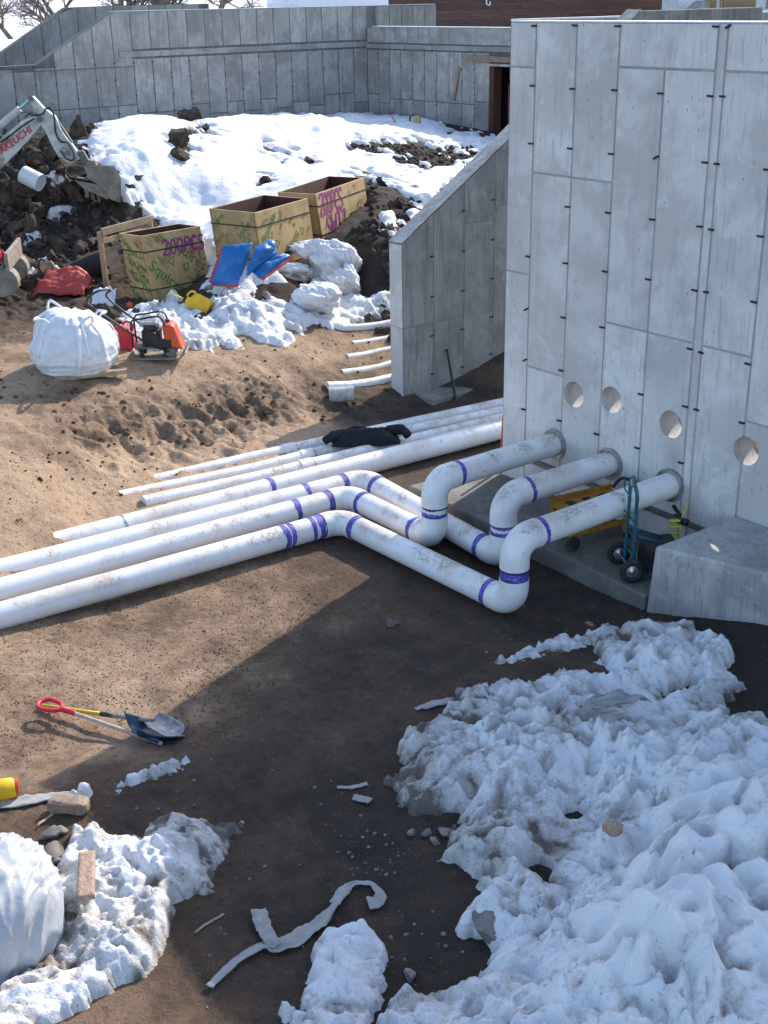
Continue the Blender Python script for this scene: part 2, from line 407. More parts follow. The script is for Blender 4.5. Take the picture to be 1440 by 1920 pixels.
MT['yellow'] = plain('yellow_polythene', (.72, .42, .012), .45, 0, .12, 9, dirt=.2)
MT['yellowhose'] = plain('yellow_hose', (.70, .62, .05), .45, bmp=0)
MT['red'] = plain('red_polythene', (.55, .035, .05), .5, 0, .2, 9, dirt=.2)
MT['orangered'] = plain('orange_red_paint', (.62, .075, .02), .42, 0, .2, 9, dirt=.25)
MT['redgrip'] = plain('red_grip', (.62, .02, .05), .4, bmp=.03)
MT['greyhandle'] = wood('weathered_handle', (.34, .27, .2), (.5, .42, .33), 20)
MT['yellowhandle'] = plain('yellow_handle', (.66, .45, .03), .45)
MT['bluescoop'] = plain('navy_scoop', (.022, .05, .095), .38, dirt=.15)
MT['spade'] = plain('dirty_spade_steel', (.30, .30, .30), .5, .6, .4, 16, dirt=.45)
MT['ply'] = wood('wrapped_board', (.34, .225, .10), (.455, .315, .15), 3)
MT['plyin'] = plain('brown_ply', (.075, .03, .02), .75, scale=5)
MT['lumber'] = wood('lumber', (.26, .185, .115), (.40, .29, .18), 7)
MT['greywood'] = wood('weathered_timber', (.16, .115, .08), (.27, .20, .145), 9)
MT['oldwood'] = wood('old_board', (.22, .14, .095), (.50, .355, .26), 14, (1.6, 4, 1))
MT['green'] = plain('green_print', (.10, .185, .03), .7, bmp=0, var=.25)
MT['brownprint'] = plain('brown_print', (.20, .13, .05), .7, bmp=0)
MT['spray'] = plain('purple_spray', (.28, .03, .19), .6, bmp=0, var=.35, scale=30)
MT['sprayred'] = plain('faded_red_spray', (.40, .10, .10), .7, bmp=0, var=.4, scale=30)
MT['strap'] = plain('dark_strapping', (.03, .025, .025), .5, bmp=0)
MT['bag'] = cloth('white_woven_bag', (.74, .75, .77), .6, scale=7)
MT['strapwhite'] = cloth('white_webbing', (.82, .83, .85), .6, scale=25)
MT['poly'] = cloth('silvery_sheeting', (.50, .505, .51), .24, scale=6)
MT['redtarp'] = cloth('red_tarpaulin', (.42, .055, .045), .6, scale=5)
MT['bluetarp'] = cloth('blue_tarpaulin', (.012, .14, .40), .38, scale=5)
MT['hem'] = cloth('red_hem', (.50, .055, .035), .5, scale=20)
MT['exc'] = plain('white_machine_paint', (.50, .51, .48), .45, 0, .25, 6, dirt=.45)
MT['excgrey'] = plain('grey_machine_steel', (.16, .155, .14), .6, .3, .3, 8, dirt=.4)
MT['mudsteel'] = plain('muddy_bucket_steel', (.27, .235, .185), .8, .1, .35, 6, dirt=.5, dirtc=(.22, .17, .12))
MT['rod'] = plain('chrome_rod', (.35, .55, .55), .2, .9, bmp=0)
MT['redprint'] = plain('red_lettering', (.50, .02, .05), .5, bmp=0)
MT['whiteprint'] = plain('white_marking', (.75, .75, .75), .5, bmp=0)
MT['glass'] = plain('dark_glass', (.02, .024, .03), .08, 0, .1, bmp=0, spec=.8)
MT['crumb'] = plain('brown_crumb', (.11, .073, .047), .95, 0, .5, 6, dirt=.35, dirtc=(.05, .036, .027), bmp=.8, bscale=40, spec=.15)
MT['clod'] = plain('dark_clod', (.068, .052, .041), .95, 0, .5, 5, dirt=.4, bmp=1.0, bscale=26, spec=.15)
MT['stone'] = plain('stone', (.22, .195, .17), .85, 0, .35, 8, bmp=.6, spec=.25)
MT['paleclod'] = plain('pale_rubble', (.42, .39, .35), .85, 0, .3, 9, bmp=.6, spec=.2)
MT['bark'] = plain('bare_bark', (.15, .12, .10), .9, 0, .3, 4, bmp=.5)
MT['siding'] = wood('brown_siding', (.060, .026, .019), (.125, .058, .04), 2.2, (.5, .5, 8))
MT['tan'] = plain('tan_trim', (.42, .31, .17), .7)
MT['whitepaint'] = plain('white_paint', (.68, .69, .70), .6)
MT['fabric'] = cloth('grey_white_fabric', (.37, .365, .345), .8, scale=18)
MT['scaff'] = plain('red_scaffold_paint', (.36, .055, .075), .55)
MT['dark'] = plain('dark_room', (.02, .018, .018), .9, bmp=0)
# ------------------------------------------------------------------ formed concrete walls: dark core, panel faces and tie ends as parts
_pm = {}
def clip_poly(pl, a, b, c):                               # keep a*u + b*z <= c
    out = []
    for i in range(len(pl)):
        p, q = pl[i], pl[(i + 1) % len(pl)]; dp = a * p[0] + b * p[1] - c; dq = a * q[0] + b * q[1] - c
        if dp <= 0: out.append(p)
        if dp * dq < 0: t = dp / (dp - dq); out.append((p[0] + t * (q[0] - p[0]), p[1] + t * (q[1] - p[1])))
    return out
def panel(parent, o0, ud, nd, poly, mat, gap=.007, proud=.006):
    """a form-panel face (polygon in wall coordinates u, z), set proud of the wall core"""
    us = [p[0] for p in poly]; zs = [p[1] for p in poly]; cu, cz = (min(us) + max(us)) / 2, (min(zs) + max(zs)) / 2
    key = tuple((round(p[0] - cu, 3), round(p[1] - cz, 3)) for p in poly) + (tuple(np.round(ud, 3)), mat.name, gap, proud)
    ud = np.array(ud, float); nd = np.array(nd, float)
    if key not in _pm:
        mb = MB(); k = len(poly); loc = [(p[0] - cu, p[1] - cz) for p in poly]
        def ins(d):
            W = max(us) - min(us); H = max(zs) - min(zs)
            return [(u * (1 - 2 * d / W), z * (1 - 2 * d / H)) for u, z in loc]
        a, b = ins(gap), ins(gap + .005); Z = np.array([0, 0, 1.])
        r1 = [ud * u + Z * z - nd * .004 for u, z in a]; r2 = [ud * u + Z * z + nd * (proud - .003) for u, z in a]; r3 = [ud * u + Z * z + nd * proud for u, z in b]
        fs = [tuple(range(2 * k, 3 * k))]
        for l in (0, k): fs += [(l + i, l + (i + 1) % k, l + k + (i + 1) % k, l + k + i) for i in range(k)]
        mb.add(r1 + r2 + r3, fs); bm = bmesh.new(); me = mb.mesh('panel'); bm.from_mesh(me); bmesh.ops.recalc_face_normals(bm, faces=bm.faces)
        f = max(bm.faces, key=lambda f_: f_.calc_area())
        if f.normal.dot(Vector(nd)) < 0: bmesh.ops.reverse_faces(bm, faces=bm.faces)
        bm.to_mesh(me); bm.free(); me.materials.append(mat); _pm[key] = me
    o = bpy.data.objects.new('panel', _pm[key]); COL.objects.link(o); o.parent = parent
    o.location = Vector(np.array(o0, float) + ud * cu + np.array([0, 0, cz]) - BASE[parent.name]); return o
_tm = MB().box((0, .0, 0), (.062, .03, .018)).box((.015, -.012, .0), (.025, .014, .010)).mesh('form_tie'); _tm.materials.append(MT['tie'])
def tie(parent, p, rz=0, tilt=0):
    o = bpy.data.objects.new('form_tie', _tm); COL.objects.link(o); o.parent = parent
    o.location = Vector(np.array(p) - BASE[parent.name]); o.rotation_euler = (0, tilt, rz); return o

def cut(o, cyl):                                          # real round openings
    for c in cyl:
        md = o.modifiers.new('hole', 'BOOLEAN'); md.operation = 'DIFFERENCE'; md.object = c; md.solver = 'EXACT'
    bpy.context.view_layer.update()
    me = bpy.data.meshes.new_from_object(o.evaluated_get(bpy.context.evaluated_depsgraph_get())); o.modifiers.clear(); o.data = me

# --- main wall (its face is the plane Y = 10)
WY = 10.0; WT = 5.49
mw = thing('concrete_wall', (-10.62, WY, 0), 'tall pale formed concrete wall with round holes and three pipes entering it', 'wall')
core = obj('wall_core', MB().box((-6.31, WY + .15, 2.5), (8.62, .30, 5.98)), MT['wallcore'], mw)
HOL = [(-9.44, 1.53, .15), (-8.877, 1.60, .15), (-8.03, 1.53, .15), (-7.06, 1.495, .15)]; COLX = [(-9.716, .86, .165), (-8.84, .86, .165), (-7.97, .86, .165)]
cyl = []
for x, z, r_ in HOL + COLX:
    c = MB().lathe((x, WY - .3, z), [(r_, 0), (r_, .9)], 48, (0, 1, 0)); bm = bmesh.new(); me = c.mesh('cutter'); bm.from_mesh(me); bmesh.ops.recalc_face_normals(bm, faces=bm.faces); bm.to_mesh(me); bm.free()
    o = bpy.data.objects.new('cutter', me); COL.objects.link(o); cyl.append((o, x, z, r_))
J = [-10.62, -10.22, -9.622, -9.03, -8.427, -7.82, -7.71, -7.106, -6.5, -5.89, -5.28, -4.67, -4.06, -3.45, -2.0]
HZ = [[5.03, 2.78], [3.93, 1.70], [3.93], [5.07, 2.45], [5.07, 2.45], [], [5.07, 2.45], [5.07, 1.80], [5.07, 2.45], [5.07, 2.45], [3.93], [5.07], [2.45], []]
fx = np.array([1., 0, 0]); fn_ = np.array([0, -1., 0]); O0 = np.array([0, WY, 0])
cells = []
for c in range(len(J) - 1):
    hs = [WT] + HZ[c] + [-.4]
    for k in range(len(hs) - 1):
        if c == 3 and k == 0: cells.append((J[3], J[5], hs[1], hs[0])); continue
        if c == 4 and k == 0: continue
        cells.append((J[c], J[c + 1], hs[k + 1], hs[k]))
for (a, b, z0, z1) in cells:
    p = panel(mw, O0, fx, fn_, [(a, z0), (b, z0), (b, z1), (a, z1)], MT['wall'], .012, .008)
    cs = [c for c, x, z, r_ in cyl if a - r_ < x < b + r_ and z0 - r_ < z < z1 + r_]
    if cs: cut(p, cs)
cut(core, [c[0] for c in cyl])
for c in cyl: bpy.data.objects.remove(c[0], do_unlink=True)
for j, x in enumerate(J[1:-1]):
    for k in range(9):
        z = 5.46 - .615 * k
        if z < .4 or (j == 3 and k == 0) or any(abs(x - .03 - hx) < r_ + .06 and abs(z - hz) < r_ + .05 for hx, hz, r_ in HOL + COLX): continue
        if random.random() < .06: continue
        tie(mw, (x - .035 if x != -7.71 else x + .0, WY - .012, z + random.uniform(-.01, .01)), 0, random.choice([0, 0, .05, -.05, 0, 0, 0, 0, 0, -.5]))
obj('wall_cap', MB().box((-6.31, WY + .15, WT + .006), (8.6, .29, .012)), MT['whitepaint'], mw)

# --- wing wall with its sloping top (face is the plane X = -14.35)
ww = thing('wing_wall', (-14.5, 11.4, 0), 'grey concrete wing wall with a sloping top behind the main wall', 'wall')
WS = .625
def wz(y): return min(2.40 + WS * (y - 11.4), 5.49)
Y1 = 11.4 + (5.49 - 2.40) / WS
prof = [(11.4, -.3), (19.5, -.3), (19.5, 5.49), (Y1, 5.49), (11.4, 2.40)]
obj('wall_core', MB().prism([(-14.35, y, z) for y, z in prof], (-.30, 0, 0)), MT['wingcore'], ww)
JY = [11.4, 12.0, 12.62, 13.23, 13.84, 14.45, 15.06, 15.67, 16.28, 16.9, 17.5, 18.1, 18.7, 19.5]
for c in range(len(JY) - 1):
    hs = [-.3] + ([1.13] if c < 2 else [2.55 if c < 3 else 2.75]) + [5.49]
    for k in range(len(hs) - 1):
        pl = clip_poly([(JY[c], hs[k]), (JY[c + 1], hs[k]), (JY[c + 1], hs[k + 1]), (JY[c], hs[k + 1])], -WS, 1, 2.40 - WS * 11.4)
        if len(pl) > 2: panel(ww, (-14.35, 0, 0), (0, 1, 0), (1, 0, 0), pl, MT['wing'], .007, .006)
for (z0, z1) in ((-.3, 1.13), (1.13, 2.39)): panel(ww, (0, 11.4, 0), (1, 0, 0), (0, -1, 0), [(-14.65, z0), (-14.35, z0), (-14.35, z1), (-14.65, z1)], MT['wall'], .004, .005)
for y in JY[1:8]:
    for k in range(9):
        z = .32 + .61 * k + (.1 if y > 13 else 0)
        if z < wz(y) - .12: tie(ww, (-14.338, y - .03, z), PI / 2)
mb = MB()                                                 # rough trowelled slope
mb.grid(lambda u, v: (-14.655 + .31 * v, 11.39 + (Y1 - 11.38) * u, 2.402 + WS * ((Y1 - 11.38) * u) + .012 + .014 * float(fbm(u * 20, v * 3, 3, 4))), 60, 7)
obj('trowelled_top', mb, MT['block'], ww, True)
obj('wall_footing', MB().box((-14.3, 15.7, -.02), (.8, 8.2, .2)), MT['footing'], ww, bevel=.02)

# --- far wall along the back of the yard and the wall that turns the corner
XA = -34.3; YB = 25.9
fa = thing('retaining_wall', (XA, 16, 2), 'long weathered concrete retaining wall with a stepped sloping end, far left', 'wall')
def topA(y): return float(np.interp(y, [5, 13.0, 14.55, 16.98, 30], [4.14, 4.15, 4.22, 5.52, 5.52]))
tp = [(y, topA(y)) for y in (6, 14.55, 16.98, 26.3)]
obj('wall_core', MB().prism([(XA, y, z) for y, z in [(6, .5)] + [(26.2, .5)] + tp[::-1]], (-.3, 0, 0)), MT['farcore'], fa)
ys = [14.45 - .61 * k for k in range(14, -1, -1)] + [14.45 + .605 * k for k in range(1, 20)]
ys[-1] = YB
for c in range(len(ys) - 1):
    a, b = ys[c], ys[c + 1]
    rows = [(1.2, random.choice([2.6, 2.9, 2.75])), None, (4.50, 5.52)] if a > 17.0 else [(1.2, 3.0), None, None]
    r0 = rows[0]; mid = (r0[1], 4.26) if rows[2] else (r0[1], 4.05)
    sq = [r0, mid] + ([rows[2]] if rows[2] else ([(4.05, 5.52)] if a > 14.3 else []))
    if c % 3 == 0 and a < 14: sq = [(1.2, 4.14)]
    for z0, z1 in sq:
        pl = [(a, z0), (b, z0), (b, z1), (a, z1)]
        pl = clip_poly(pl, -(5.52 - 4.22) / 2.43, 1, 4.22 - (5.52 - 4.22) / 2.43 * 14.55)
        if a < 14.5: pl = [(a, z0), (b, z0), (b, min(z1, 4.13)), (a, min(z1, 4.13))]
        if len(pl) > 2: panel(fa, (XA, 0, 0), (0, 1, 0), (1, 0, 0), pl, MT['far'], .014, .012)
obj('ledge', MB().box((XA + .02, 21.5, 4.38), (.07, 8.9, .16)), MT['far'], fa, bevel=.015)
for y in ys[1:-1]:
    for k in range(5):
        if random.random() < .8: tie(fa, (XA + .02, y, 2.35 + .45 * k + random.uniform(-.02, .02)), PI / 2)
obj('snow_cap', MB().box((XA - .15, 21.6, 5.527), (.29, 9.2, .02)), MT['whitepaint'], fa)
fb = thing('retaining_wall', (-30, YB, 2), 'weathered concrete wall with a doorway, turning the corner of the yard', 'wall')
DX0, DX1, DZ1 = -28.38, -27.3, 3.86
obj('wall_core', MB().box((-31.34, YB + .15, 2.7), (5.92, .3, 4.4)).box((-24.3, YB + .15, 2.7), (6.0, .3, 4.4)).box(((DX0 + DX1) / 2, YB + .15, (DZ1 + 4.9) / 2), (DX1 - DX0, .299, 4.9 - DZ1)), MT['farcore'], fb)
xb = [-34.28 + .585 * k for k in range(11)]; xb[-1] = DX0
for c in range(len(xb) - 1):
    a, b = xb[c], xb[c + 1]; zc = random.choice([2.75, 2.85, 2.6])
    for z0, z1 in ((1.0, zc), (zc, 4.22)): panel(fb, (0, YB, 0), (1, 0, 0), (0, -1, 0), [(a, z0), (b, z0), (b, z1), (a, z1)], MT['far'], .012, .012)
    for k in range(6):
        if c and random.random() < .85: tie(fb, (a, YB - .02, 2.3 + .36 * k))
for a, b in ((-34.28, -32.2), (-32.2, -31.65), (-31.65, -31.1), (-31.1, -30.7), (-30.7, -30.2), (-30.2, -27.2), (-27.2, -22)):
    panel(fb, (0, YB, 0), (1, 0, 0), (0, -1, 0), [(a, 4.42), (b, 4.42), (b, 4.9), (a, 4.9)], MT['far'], .012, .012)
obj('ledge', MB().box((-30.6, YB - .03, 4.32), (7.4, .07, .14)), MT['far'], fb, bevel=.015)
obj('snow_cap', MB().box((-29.5, YB + .15, 4.907), (9, .29, .02)), MT['whitepaint'], fb)
ln = obj('timber_lintel', MB().beam((-29.2, YB - .10, 4.06), (-27.2, YB - .10, 4.06), .16, .16), MT['greywood'], fb, bevel=.01)
obj('door_head', MB().box((-27.85, YB - .04, 3.9), (1.1, .08, .07)), MT['paleclod'], fb)
obj('door_jamb', MB().box((-28.25, YB + .12, 2.75), (.18, .3, 2.2)), MT['plyin'], fb)
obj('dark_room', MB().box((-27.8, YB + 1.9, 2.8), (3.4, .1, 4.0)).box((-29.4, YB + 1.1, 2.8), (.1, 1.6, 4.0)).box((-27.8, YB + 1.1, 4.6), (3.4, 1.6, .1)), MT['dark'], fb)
lf = thing('scaffold_frame', (-27.7, YB + .45, 1.8), 'red tubular scaffold frame with rungs standing in the doorway', 'scaffold frame')
for x in (-28.02, -27.42): obj('upright', MB().tube([(x, YB + .45, 1.7), (x, YB + .45, 3.35)], .024, 8), MT['scaff'], lf, True)
for z in (1.85, 2.35, 2.85, 3.33): obj('rung', MB().tube([(-28.02, YB + .45, z), (-27.42, YB + .45, z)], .018, 8), MT['scaff'], lf, True)
obj('leaning_board', MB().beam((-29.93, YB - .06, 2.85), (-29.7, YB - .04, 3.78), .10, .04, (0, 1, 0)), MT['lumber'], label='narrow board propped against the far wall left of the doorway', cat='board')
# second sloping wall behind, beige wall, clad building
rb = thing('retaining_wall', (-38, 14, 4), 'short concrete wall with a sloping end, behind the far left wall', 'wall')
P = [atX(x, y, -38.0) for x, y in ((-60, 145), (0, 102), (125, 14), (235, 10))]
pr = [(p[1], p[2]) for p in P]
obj('wall_core', MB().prism([(-38.0, y, z) for y, z in [(pr[0][0], 2.0), (pr[-1][0] + 3, 2.0), (pr[-1][0] + 3, pr[-1][1])] + pr[::-1]], (-.3, 0, 0)), MT['farcore'], rb)
yy = np.arange(pr[0][0], pr[-1][0] + 3, .61)
for a, b in zip(yy[:-1], yy[1:]):
    za, zb = np.interp(a, [q[0] for q in pr], [q[1] for q in pr]), np.interp(b, [q[0] for q in pr], [q[1] for q in pr])
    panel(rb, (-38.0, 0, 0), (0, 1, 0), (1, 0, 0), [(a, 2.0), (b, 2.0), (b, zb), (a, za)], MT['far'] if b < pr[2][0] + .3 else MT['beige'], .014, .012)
bw = thing('parapet_wall', (-40, 31, 4), 'beige concrete parapet with vertical joints behind the yard corner', 'wall')
obj('wall_core', MB().box((-40.15, 30.7, 4.0), (.3, 5.85, 2.95)), MT['farcore'], bw)
yb = np.linspace(27.8, 33.62, 11)
for a, b in zip(yb[:-1], yb[1:]): panel(bw, (-40, 0, 0), (0, 1, 0), (1, 0, 0), [(a, 2.6), (b, 2.6), (b, 5.46), (a, 5.46)], MT['beige'], .014, .012)
obj('snow_cap', MB().box((-40.15, 30.7, 5.49), (.29, 5.8, .02)), MT['whitepaint'], bw)
bd = thing('clad_building', (-44, 45, 3), 'building clad in dark brown horizontal timber boards above the far wall', 'building')
obj('wall_core', MB().box((-45.5, 45.2, 6.2), (2.9, 17.0, 7.0)), MT['plyin'], bd)
for k in range(26):
    z0 = 2.9 + k * .135; y0 = 36.7; 
    for q in range(4):
        y1 = min(y0 + random.uniform(3.2, 5.6), 53.6) if q < 3 else 53.6
        if y1 - y0 > .3: obj('siding_board', MB().box((-44.0, (y0 + y1) / 2, z0 + .065), (.05 + .01 * (k % 2), y1 - y0 - .01, .127)), MT['siding'], bd)
        y0 = y1
mk = MB(); pa = [atX(912, -14, -43.9), atX(912, 8, -43.9), atX(918, 10, -43.9), atX(919, 3, -43.9)]; mk.tube(pa, .035, 6)
obj('wall_hook', mk, MT['whiteprint'], bd)
obj('corner_trim', MB().box((-43.95, 53.75, 5.0), (.12, .45, 5.0)), MT['tan'], bd)
b2 = thing('window_building', (-40, 56, 3), 'pale building with dark windows at the upper right corner', 'building')
pw = [atX(1325, 30, -41), atX(1640, 30, -41)]
ya, ybb = pw[0][1], pw[1][1]
obj('wall', MB().box((-41.6, (ya + ybb) / 2, 5.0), (1.0, ybb - ya + 4, 6.0)), MT['whitepaint'], b2)
for k, (xa_, xb_) in enumerate(((1322, 1345), (1352, 1418), (1440, 1500))):
    q0, q1 = atX(xa_, 10, -41)[1], atX(xb_, 10, -41)[1]
    wdw = obj('window', MB().box((-41.06, (q0 + q1) / 2, 5.9), (.10, q1 - q0, 1.9)), MT['tan'], b2); obj('pane', MB().box((-41.03, (q0 + q1) / 2, 5.9), (.10, q1 - q0 - .25, 1.7)), MT['glass'], wdw)
rp = thing('ramp_wall', (-38, 50, 4), 'low concrete wall with a sloping snowy cap beside the clad building', 'wall')
PR_ = [atX(x, y, -40.0) for x, y in ((1270, 45), (1320, 1), (1330, 3), (1330, 45))]
obj('wall_core', MB().prism([tuple(p) for p in PR_], (-.5, 0, 0)), MT['block'], rp)
pw2 = thing('parapet_wall', (-14, 18, 5), 'low concrete parapet with a snowy top seen just over the main wall', 'wall')
A_, B_ = at(975, 39.5, 5.25), at(1700, 16, 5.25); d_ = (B_ - A_) / np.linalg.norm(B_ - A_); nrm_ = np.array([d_[1], -d_[0], 0])
L_ = np.linalg.norm(B_ - A_)
obj('wall_core', MB().hexa([A_ + [0, 0, -1.2], B_ + [0, 0, -1.2], B_ + [0, 0, -1.2] - nrm_ * .3, A_ + [0, 0, -1.2] - nrm_ * .3, A_, B_, B_ - nrm_ * .3, A_ - nrm_ * .3]), MT['farcore'], pw2)
for k in range(int(L_ / 1.22)): panel(pw2, A_ * [1, 1, 0], d_, nrm_, [(k * 1.22, 4.05), ((k + 1) * 1.22, 4.05), ((k + 1) * 1.22, 5.25), (k * 1.22, 5.25)], MT['block'], .01, .01)
obj('snow_cap', MB().hexa([A_ + [0, 0, .002], B_ + [0, 0, .002], B_ + [0, 0, .002] - nrm_ * .3, A_ + [0, 0, .002] - nrm_ * .3, A_ + [0, 0, .04], B_ + [0, 0, .04], B_ + [0, 0, .04] - nrm_ * .3, A_ + [0, 0, .04] - nrm_ * .3]), MT['whitepaint'], pw2)

# --- footing slab and block at the wall
sl = MB(); sl.prism([(-11.05, 8.83, .0), (-10.95, 9.98, .0), (-7.14, 9.985, .0), (-7.18, 8.74, .0), (-8.4, 8.80, .0)], (0, 0, .23)); sl.prism([(-11.05, 8.83, -.2), (-10.95, 9.98, -.2), (-7.14, 9.985, -.2), (-7.18, 8.74, -.2), (-8.4, 8.80, -.2)], (0, 0, .2))
obj('footing_slab', sl, MT['footing'], None, False, base=(-9, 9.4, 0), bevel=.025, label='low dark concrete footing slab along the wall under the pipes', cat='slab')
bk = thing('concrete_block', (-6.5, 9.3, 0), 'thick grey concrete block against the wall with a bright sun spot on top', 'block')
obj('upper_block', MB().hexa([(-7.16, 8.70, -.3), (-3.9, 9.70, -.3), (-3.8, 9.985, -.3), (-7.12, 9.985, -.3), (-7.12, 8.76, .78), (-3.9, 9.75, .78), (-3.8, 9.98, .78), (-7.10, 9.98, .78)]), MT['block'], bk, bevel=.03, seg=3)
# ------------------------------------------------------------------ ground: one sheet, heights estimated from the photograph
# photo x, photo y, height (m), tone (0 dry sand .. 1 dark wet soil, with wall shade partly painted in), roughness (m)
CP = [
 # foreground
 (0,1919,.14,.40,.02),(300,1860,.10,.42,.015),(500,1750,.06,.86,.03),(720,1900,.08,.88,.03),(600,1600,.04,.84,.03),(450,1520,.05,.80,.015),
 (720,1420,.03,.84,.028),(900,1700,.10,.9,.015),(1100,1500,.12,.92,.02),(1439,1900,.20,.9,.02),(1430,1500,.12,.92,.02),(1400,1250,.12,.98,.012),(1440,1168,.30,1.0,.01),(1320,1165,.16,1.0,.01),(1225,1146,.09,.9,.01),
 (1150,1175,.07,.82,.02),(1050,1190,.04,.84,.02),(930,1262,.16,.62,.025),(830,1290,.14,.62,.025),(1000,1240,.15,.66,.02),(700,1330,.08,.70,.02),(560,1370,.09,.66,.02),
 (200,1480,.20,.60,.02),(100,1510,.22,.62,.03),(0,1560,.22,.6,.03),(350,1432,.17,.60,.02),(460,1400,.12,.64,.02),(300,1520,.16,.66,.02),
 (300,1385,.0,.42,.01),(0,1445,.02,.32,.014),(150,1410,.0,.34,.014),(420,1340,.0,.5,.01),(620,1300,.01,.64,.012),
 # trench floor: tone also deepens where the wall's shadow lies
 (50,1320,.0,.30,.014),(150,1290,.0,.32,.014),(300,1250,.0,.36,.014),(400,1150,.0,.46,.016),(600,1110,.0,.55,.015),(850,1170,.0,.74,.02),(1050,1130,.01,.86,.02),(720,1200,.0,.66,.015),
 (50,1240,.0,.34,.014),(200,1180,.0,.48,.014),(560,1190,.0,.5,.01),(980,1180,.02,.78,.02),(1180,1140,.04,.85,.02),
 (120,1090,.02,.3,.01),(300,1040,.02,.3,.01),(560,960,.02,.3,.01),(800,900,.0,.7,.01),(900,860,.0,.8,.01),(720,850,.02,.55,.01),(650,1000,.0,.7,.01),(850,1060,.0,.85,.01),(760,960,.0,.7,.01),
 (420,925,.16,.12,.015),(300,950,.18,.14,.015),(480,885,.14,.14,.02),(380,905,.17,.14,.015),(350,935,.17,.14,.015),(930,800,.02,.75,.01),(930,760,.04,.75,.02),(640,845,.08,.35,.015),
 # sand bank over the left of the pipes
 (20,1020,.34,.16,.02),(-150,1080,.34,.16,.02),(90,990,.33,.18,.02),(180,955,.19,.15,.02),(60,930,.52,.18,.025),(0,900,.66,.16,.02),(100,850,.62,.2,.03),(-150,950,.55,.2,.02),
 (200,900,.34,.2,.03),(300,885,.22,.25,.03),(250,835,.38,.42,.07),(340,815,.34,.46,.07),(420,780,.36,.42,.075),(480,735,.5,.48,.085),(540,750,.34,.44,.06),(150,800,.70,.36,.06),(100,770,.8,.45,.04),
 (300,745,.68,.30,.04),(220,740,.78,.30,.04),(0,780,.84,.16,.02),(0,705,.98,.3,.02),(-150,800,.9,.2,.02),(100,715,.96,.34,.02),(250,695,.92,.12,.015),(400,690,.80,.12,.015),(500,830,.18,.18,.03),(450,860,.16,.18,.03),
 (380,860,.2,.16,.03),(600,800,.11,.3,.03),(560,780,.2,.35,.04),(620,745,.22,.75,.06),(700,765,.06,.84,.04),(745,770,.0,.9,.02),(850,745,.0,.85,.02),(560,705,.5,.22,.03),(650,705,.36,.3,.03),(600,660,.62,.1,.02),(720,650,.52,.1,.02),
 (730,715,.2,.5,.03),(500,650,.82,.1,.02),(350,665,.9,.16,.02),(700,610,.72,.3,.03),
 (50,640,1.08,.45,.04),(10,600,1.15,.6,.05),(-150,640,1.1,.4,.03),(420,625,.95,.4,.04),(550,612,.9,.4,.03),(640,600,.82,.5,.03),
 # bank below the boxes
 (300,585,1.06,.8,.05),(200,590,1.1,.8,.05),(430,550,1.38,.95,.05),(540,545,1.3,.95,.05),(470,575,1.12,.9,.04),(400,580,1.12,.9,.04),(550,575,1.08,.9,.04),(700,556,1.0,.95,.06),(640,540,1.08,.9,.05),(560,490,1.5,.9,.05),(500,500,1.58,.8,.04),(640,450,1.78,.8,.04),
 (710,455,1.85,.96,.06),(690,500,1.45,.98,.06),(745,520,1.3,.96,.06),(700,350,2.3,1.0,.05),(760,415,1.92,.96,.05),(780,365,2.1,.9,.03),(740,380,2.12,1.,.05),(330,480,1.4,.6,.03),(400,440,1.75,.5,.03),(200,500,1.3,.9,.06),(100,540,1.2,.9,.06),
 # spoil heap, snow hill, far yard
 (0,500,1.35,.95,.1),(80,480,1.5,.95,.1),(-150,520,1.35,.9,.08),(180,450,1.62,.95,.1),(0,380,2.2,1.,.12),(90,380,2.2,1.,.12),(180,400,2.0,1.,.1),(270,420,1.8,.95,.08),(60,285,2.95,1.,.1),(130,300,2.85,1.,.1),(-150,330,2.7,1.,.1),(0,300,2.85,1.,.1),
 (230,330,2.6,.9,.06),(330,400,1.85,.95,.02),(380,330,2.45,.95,.02),(260,250,3.15,.95,.02),(350,240,3.15,.95,.02),(180,270,3.05,.95,.05),(450,262,2.75,.95,.02),(310,300,2.75,.95,.02),(520,240,2.85,.95,.02),(600,242,2.7,.95,.02),(480,330,2.28,.95,.02),
 (560,300,2.35,.95,.03),(640,290,2.3,.95,.04),(720,300,2.2,.95,.05),(800,290,2.12,.95,.05),(860,300,2.05,.95,.05),(900,268,2.05,.95,.04),(740,240,2.25,.95,.02),(800,236,2.2,.95,.02),(680,320,2.3,.95,.03),(840,330,1.95,.95,.03),(800,400,1.8,.9,.03),
 (820,370,1.9,.95,.03),(690,240,2.2,.95,.02),(920,262,1.95,.95,.03),
]
CPW = [(*at(x, y, z)[:2], z, t_, r_) for x, y, z, t_, r_ in CP]
for x, y, z in ((-37, 14, 2.1), (-37, 26, 2.1), (-34.3, 10, 2.2), (-34, 30, 2.1), (-28, 30, 2.0), (-20, 30, 1.6), (-36, 4, 2.2), (-12, 14, .3), (-8, 14, .2), (-4, 14, .2), (-12, 22, .8), (-4, 22, .5), (-3, 10.5, .1),
                (-2, 8, .25), (-1, 4, .4), (-1, 0, .5), (-6, 0, .2), (-10, 0, .1), (-14, 1, .5), (-20, 2, 1.1), (-28, 2, 2.0), (-15.5, 13, .55), (-15.6, 15, 1.2), (-16, 18, 1.7)):
    CPW.append((x, y, z, .8, .02))
CPW = np.array(CPW)
def _kern(r2): return np.sqrt(r2 + .16)
_A = _kern((CPW[:, None, 0] - CPW[None, :, 0]) ** 2 + (CPW[:, None, 1] - CPW[None, :, 1]) ** 2)
_mean = CPW[:, 2:].mean(0)
_Wt = np.linalg.solve(_A - np.eye(len(CPW)) * .12, CPW[:, 2:] - _mean)
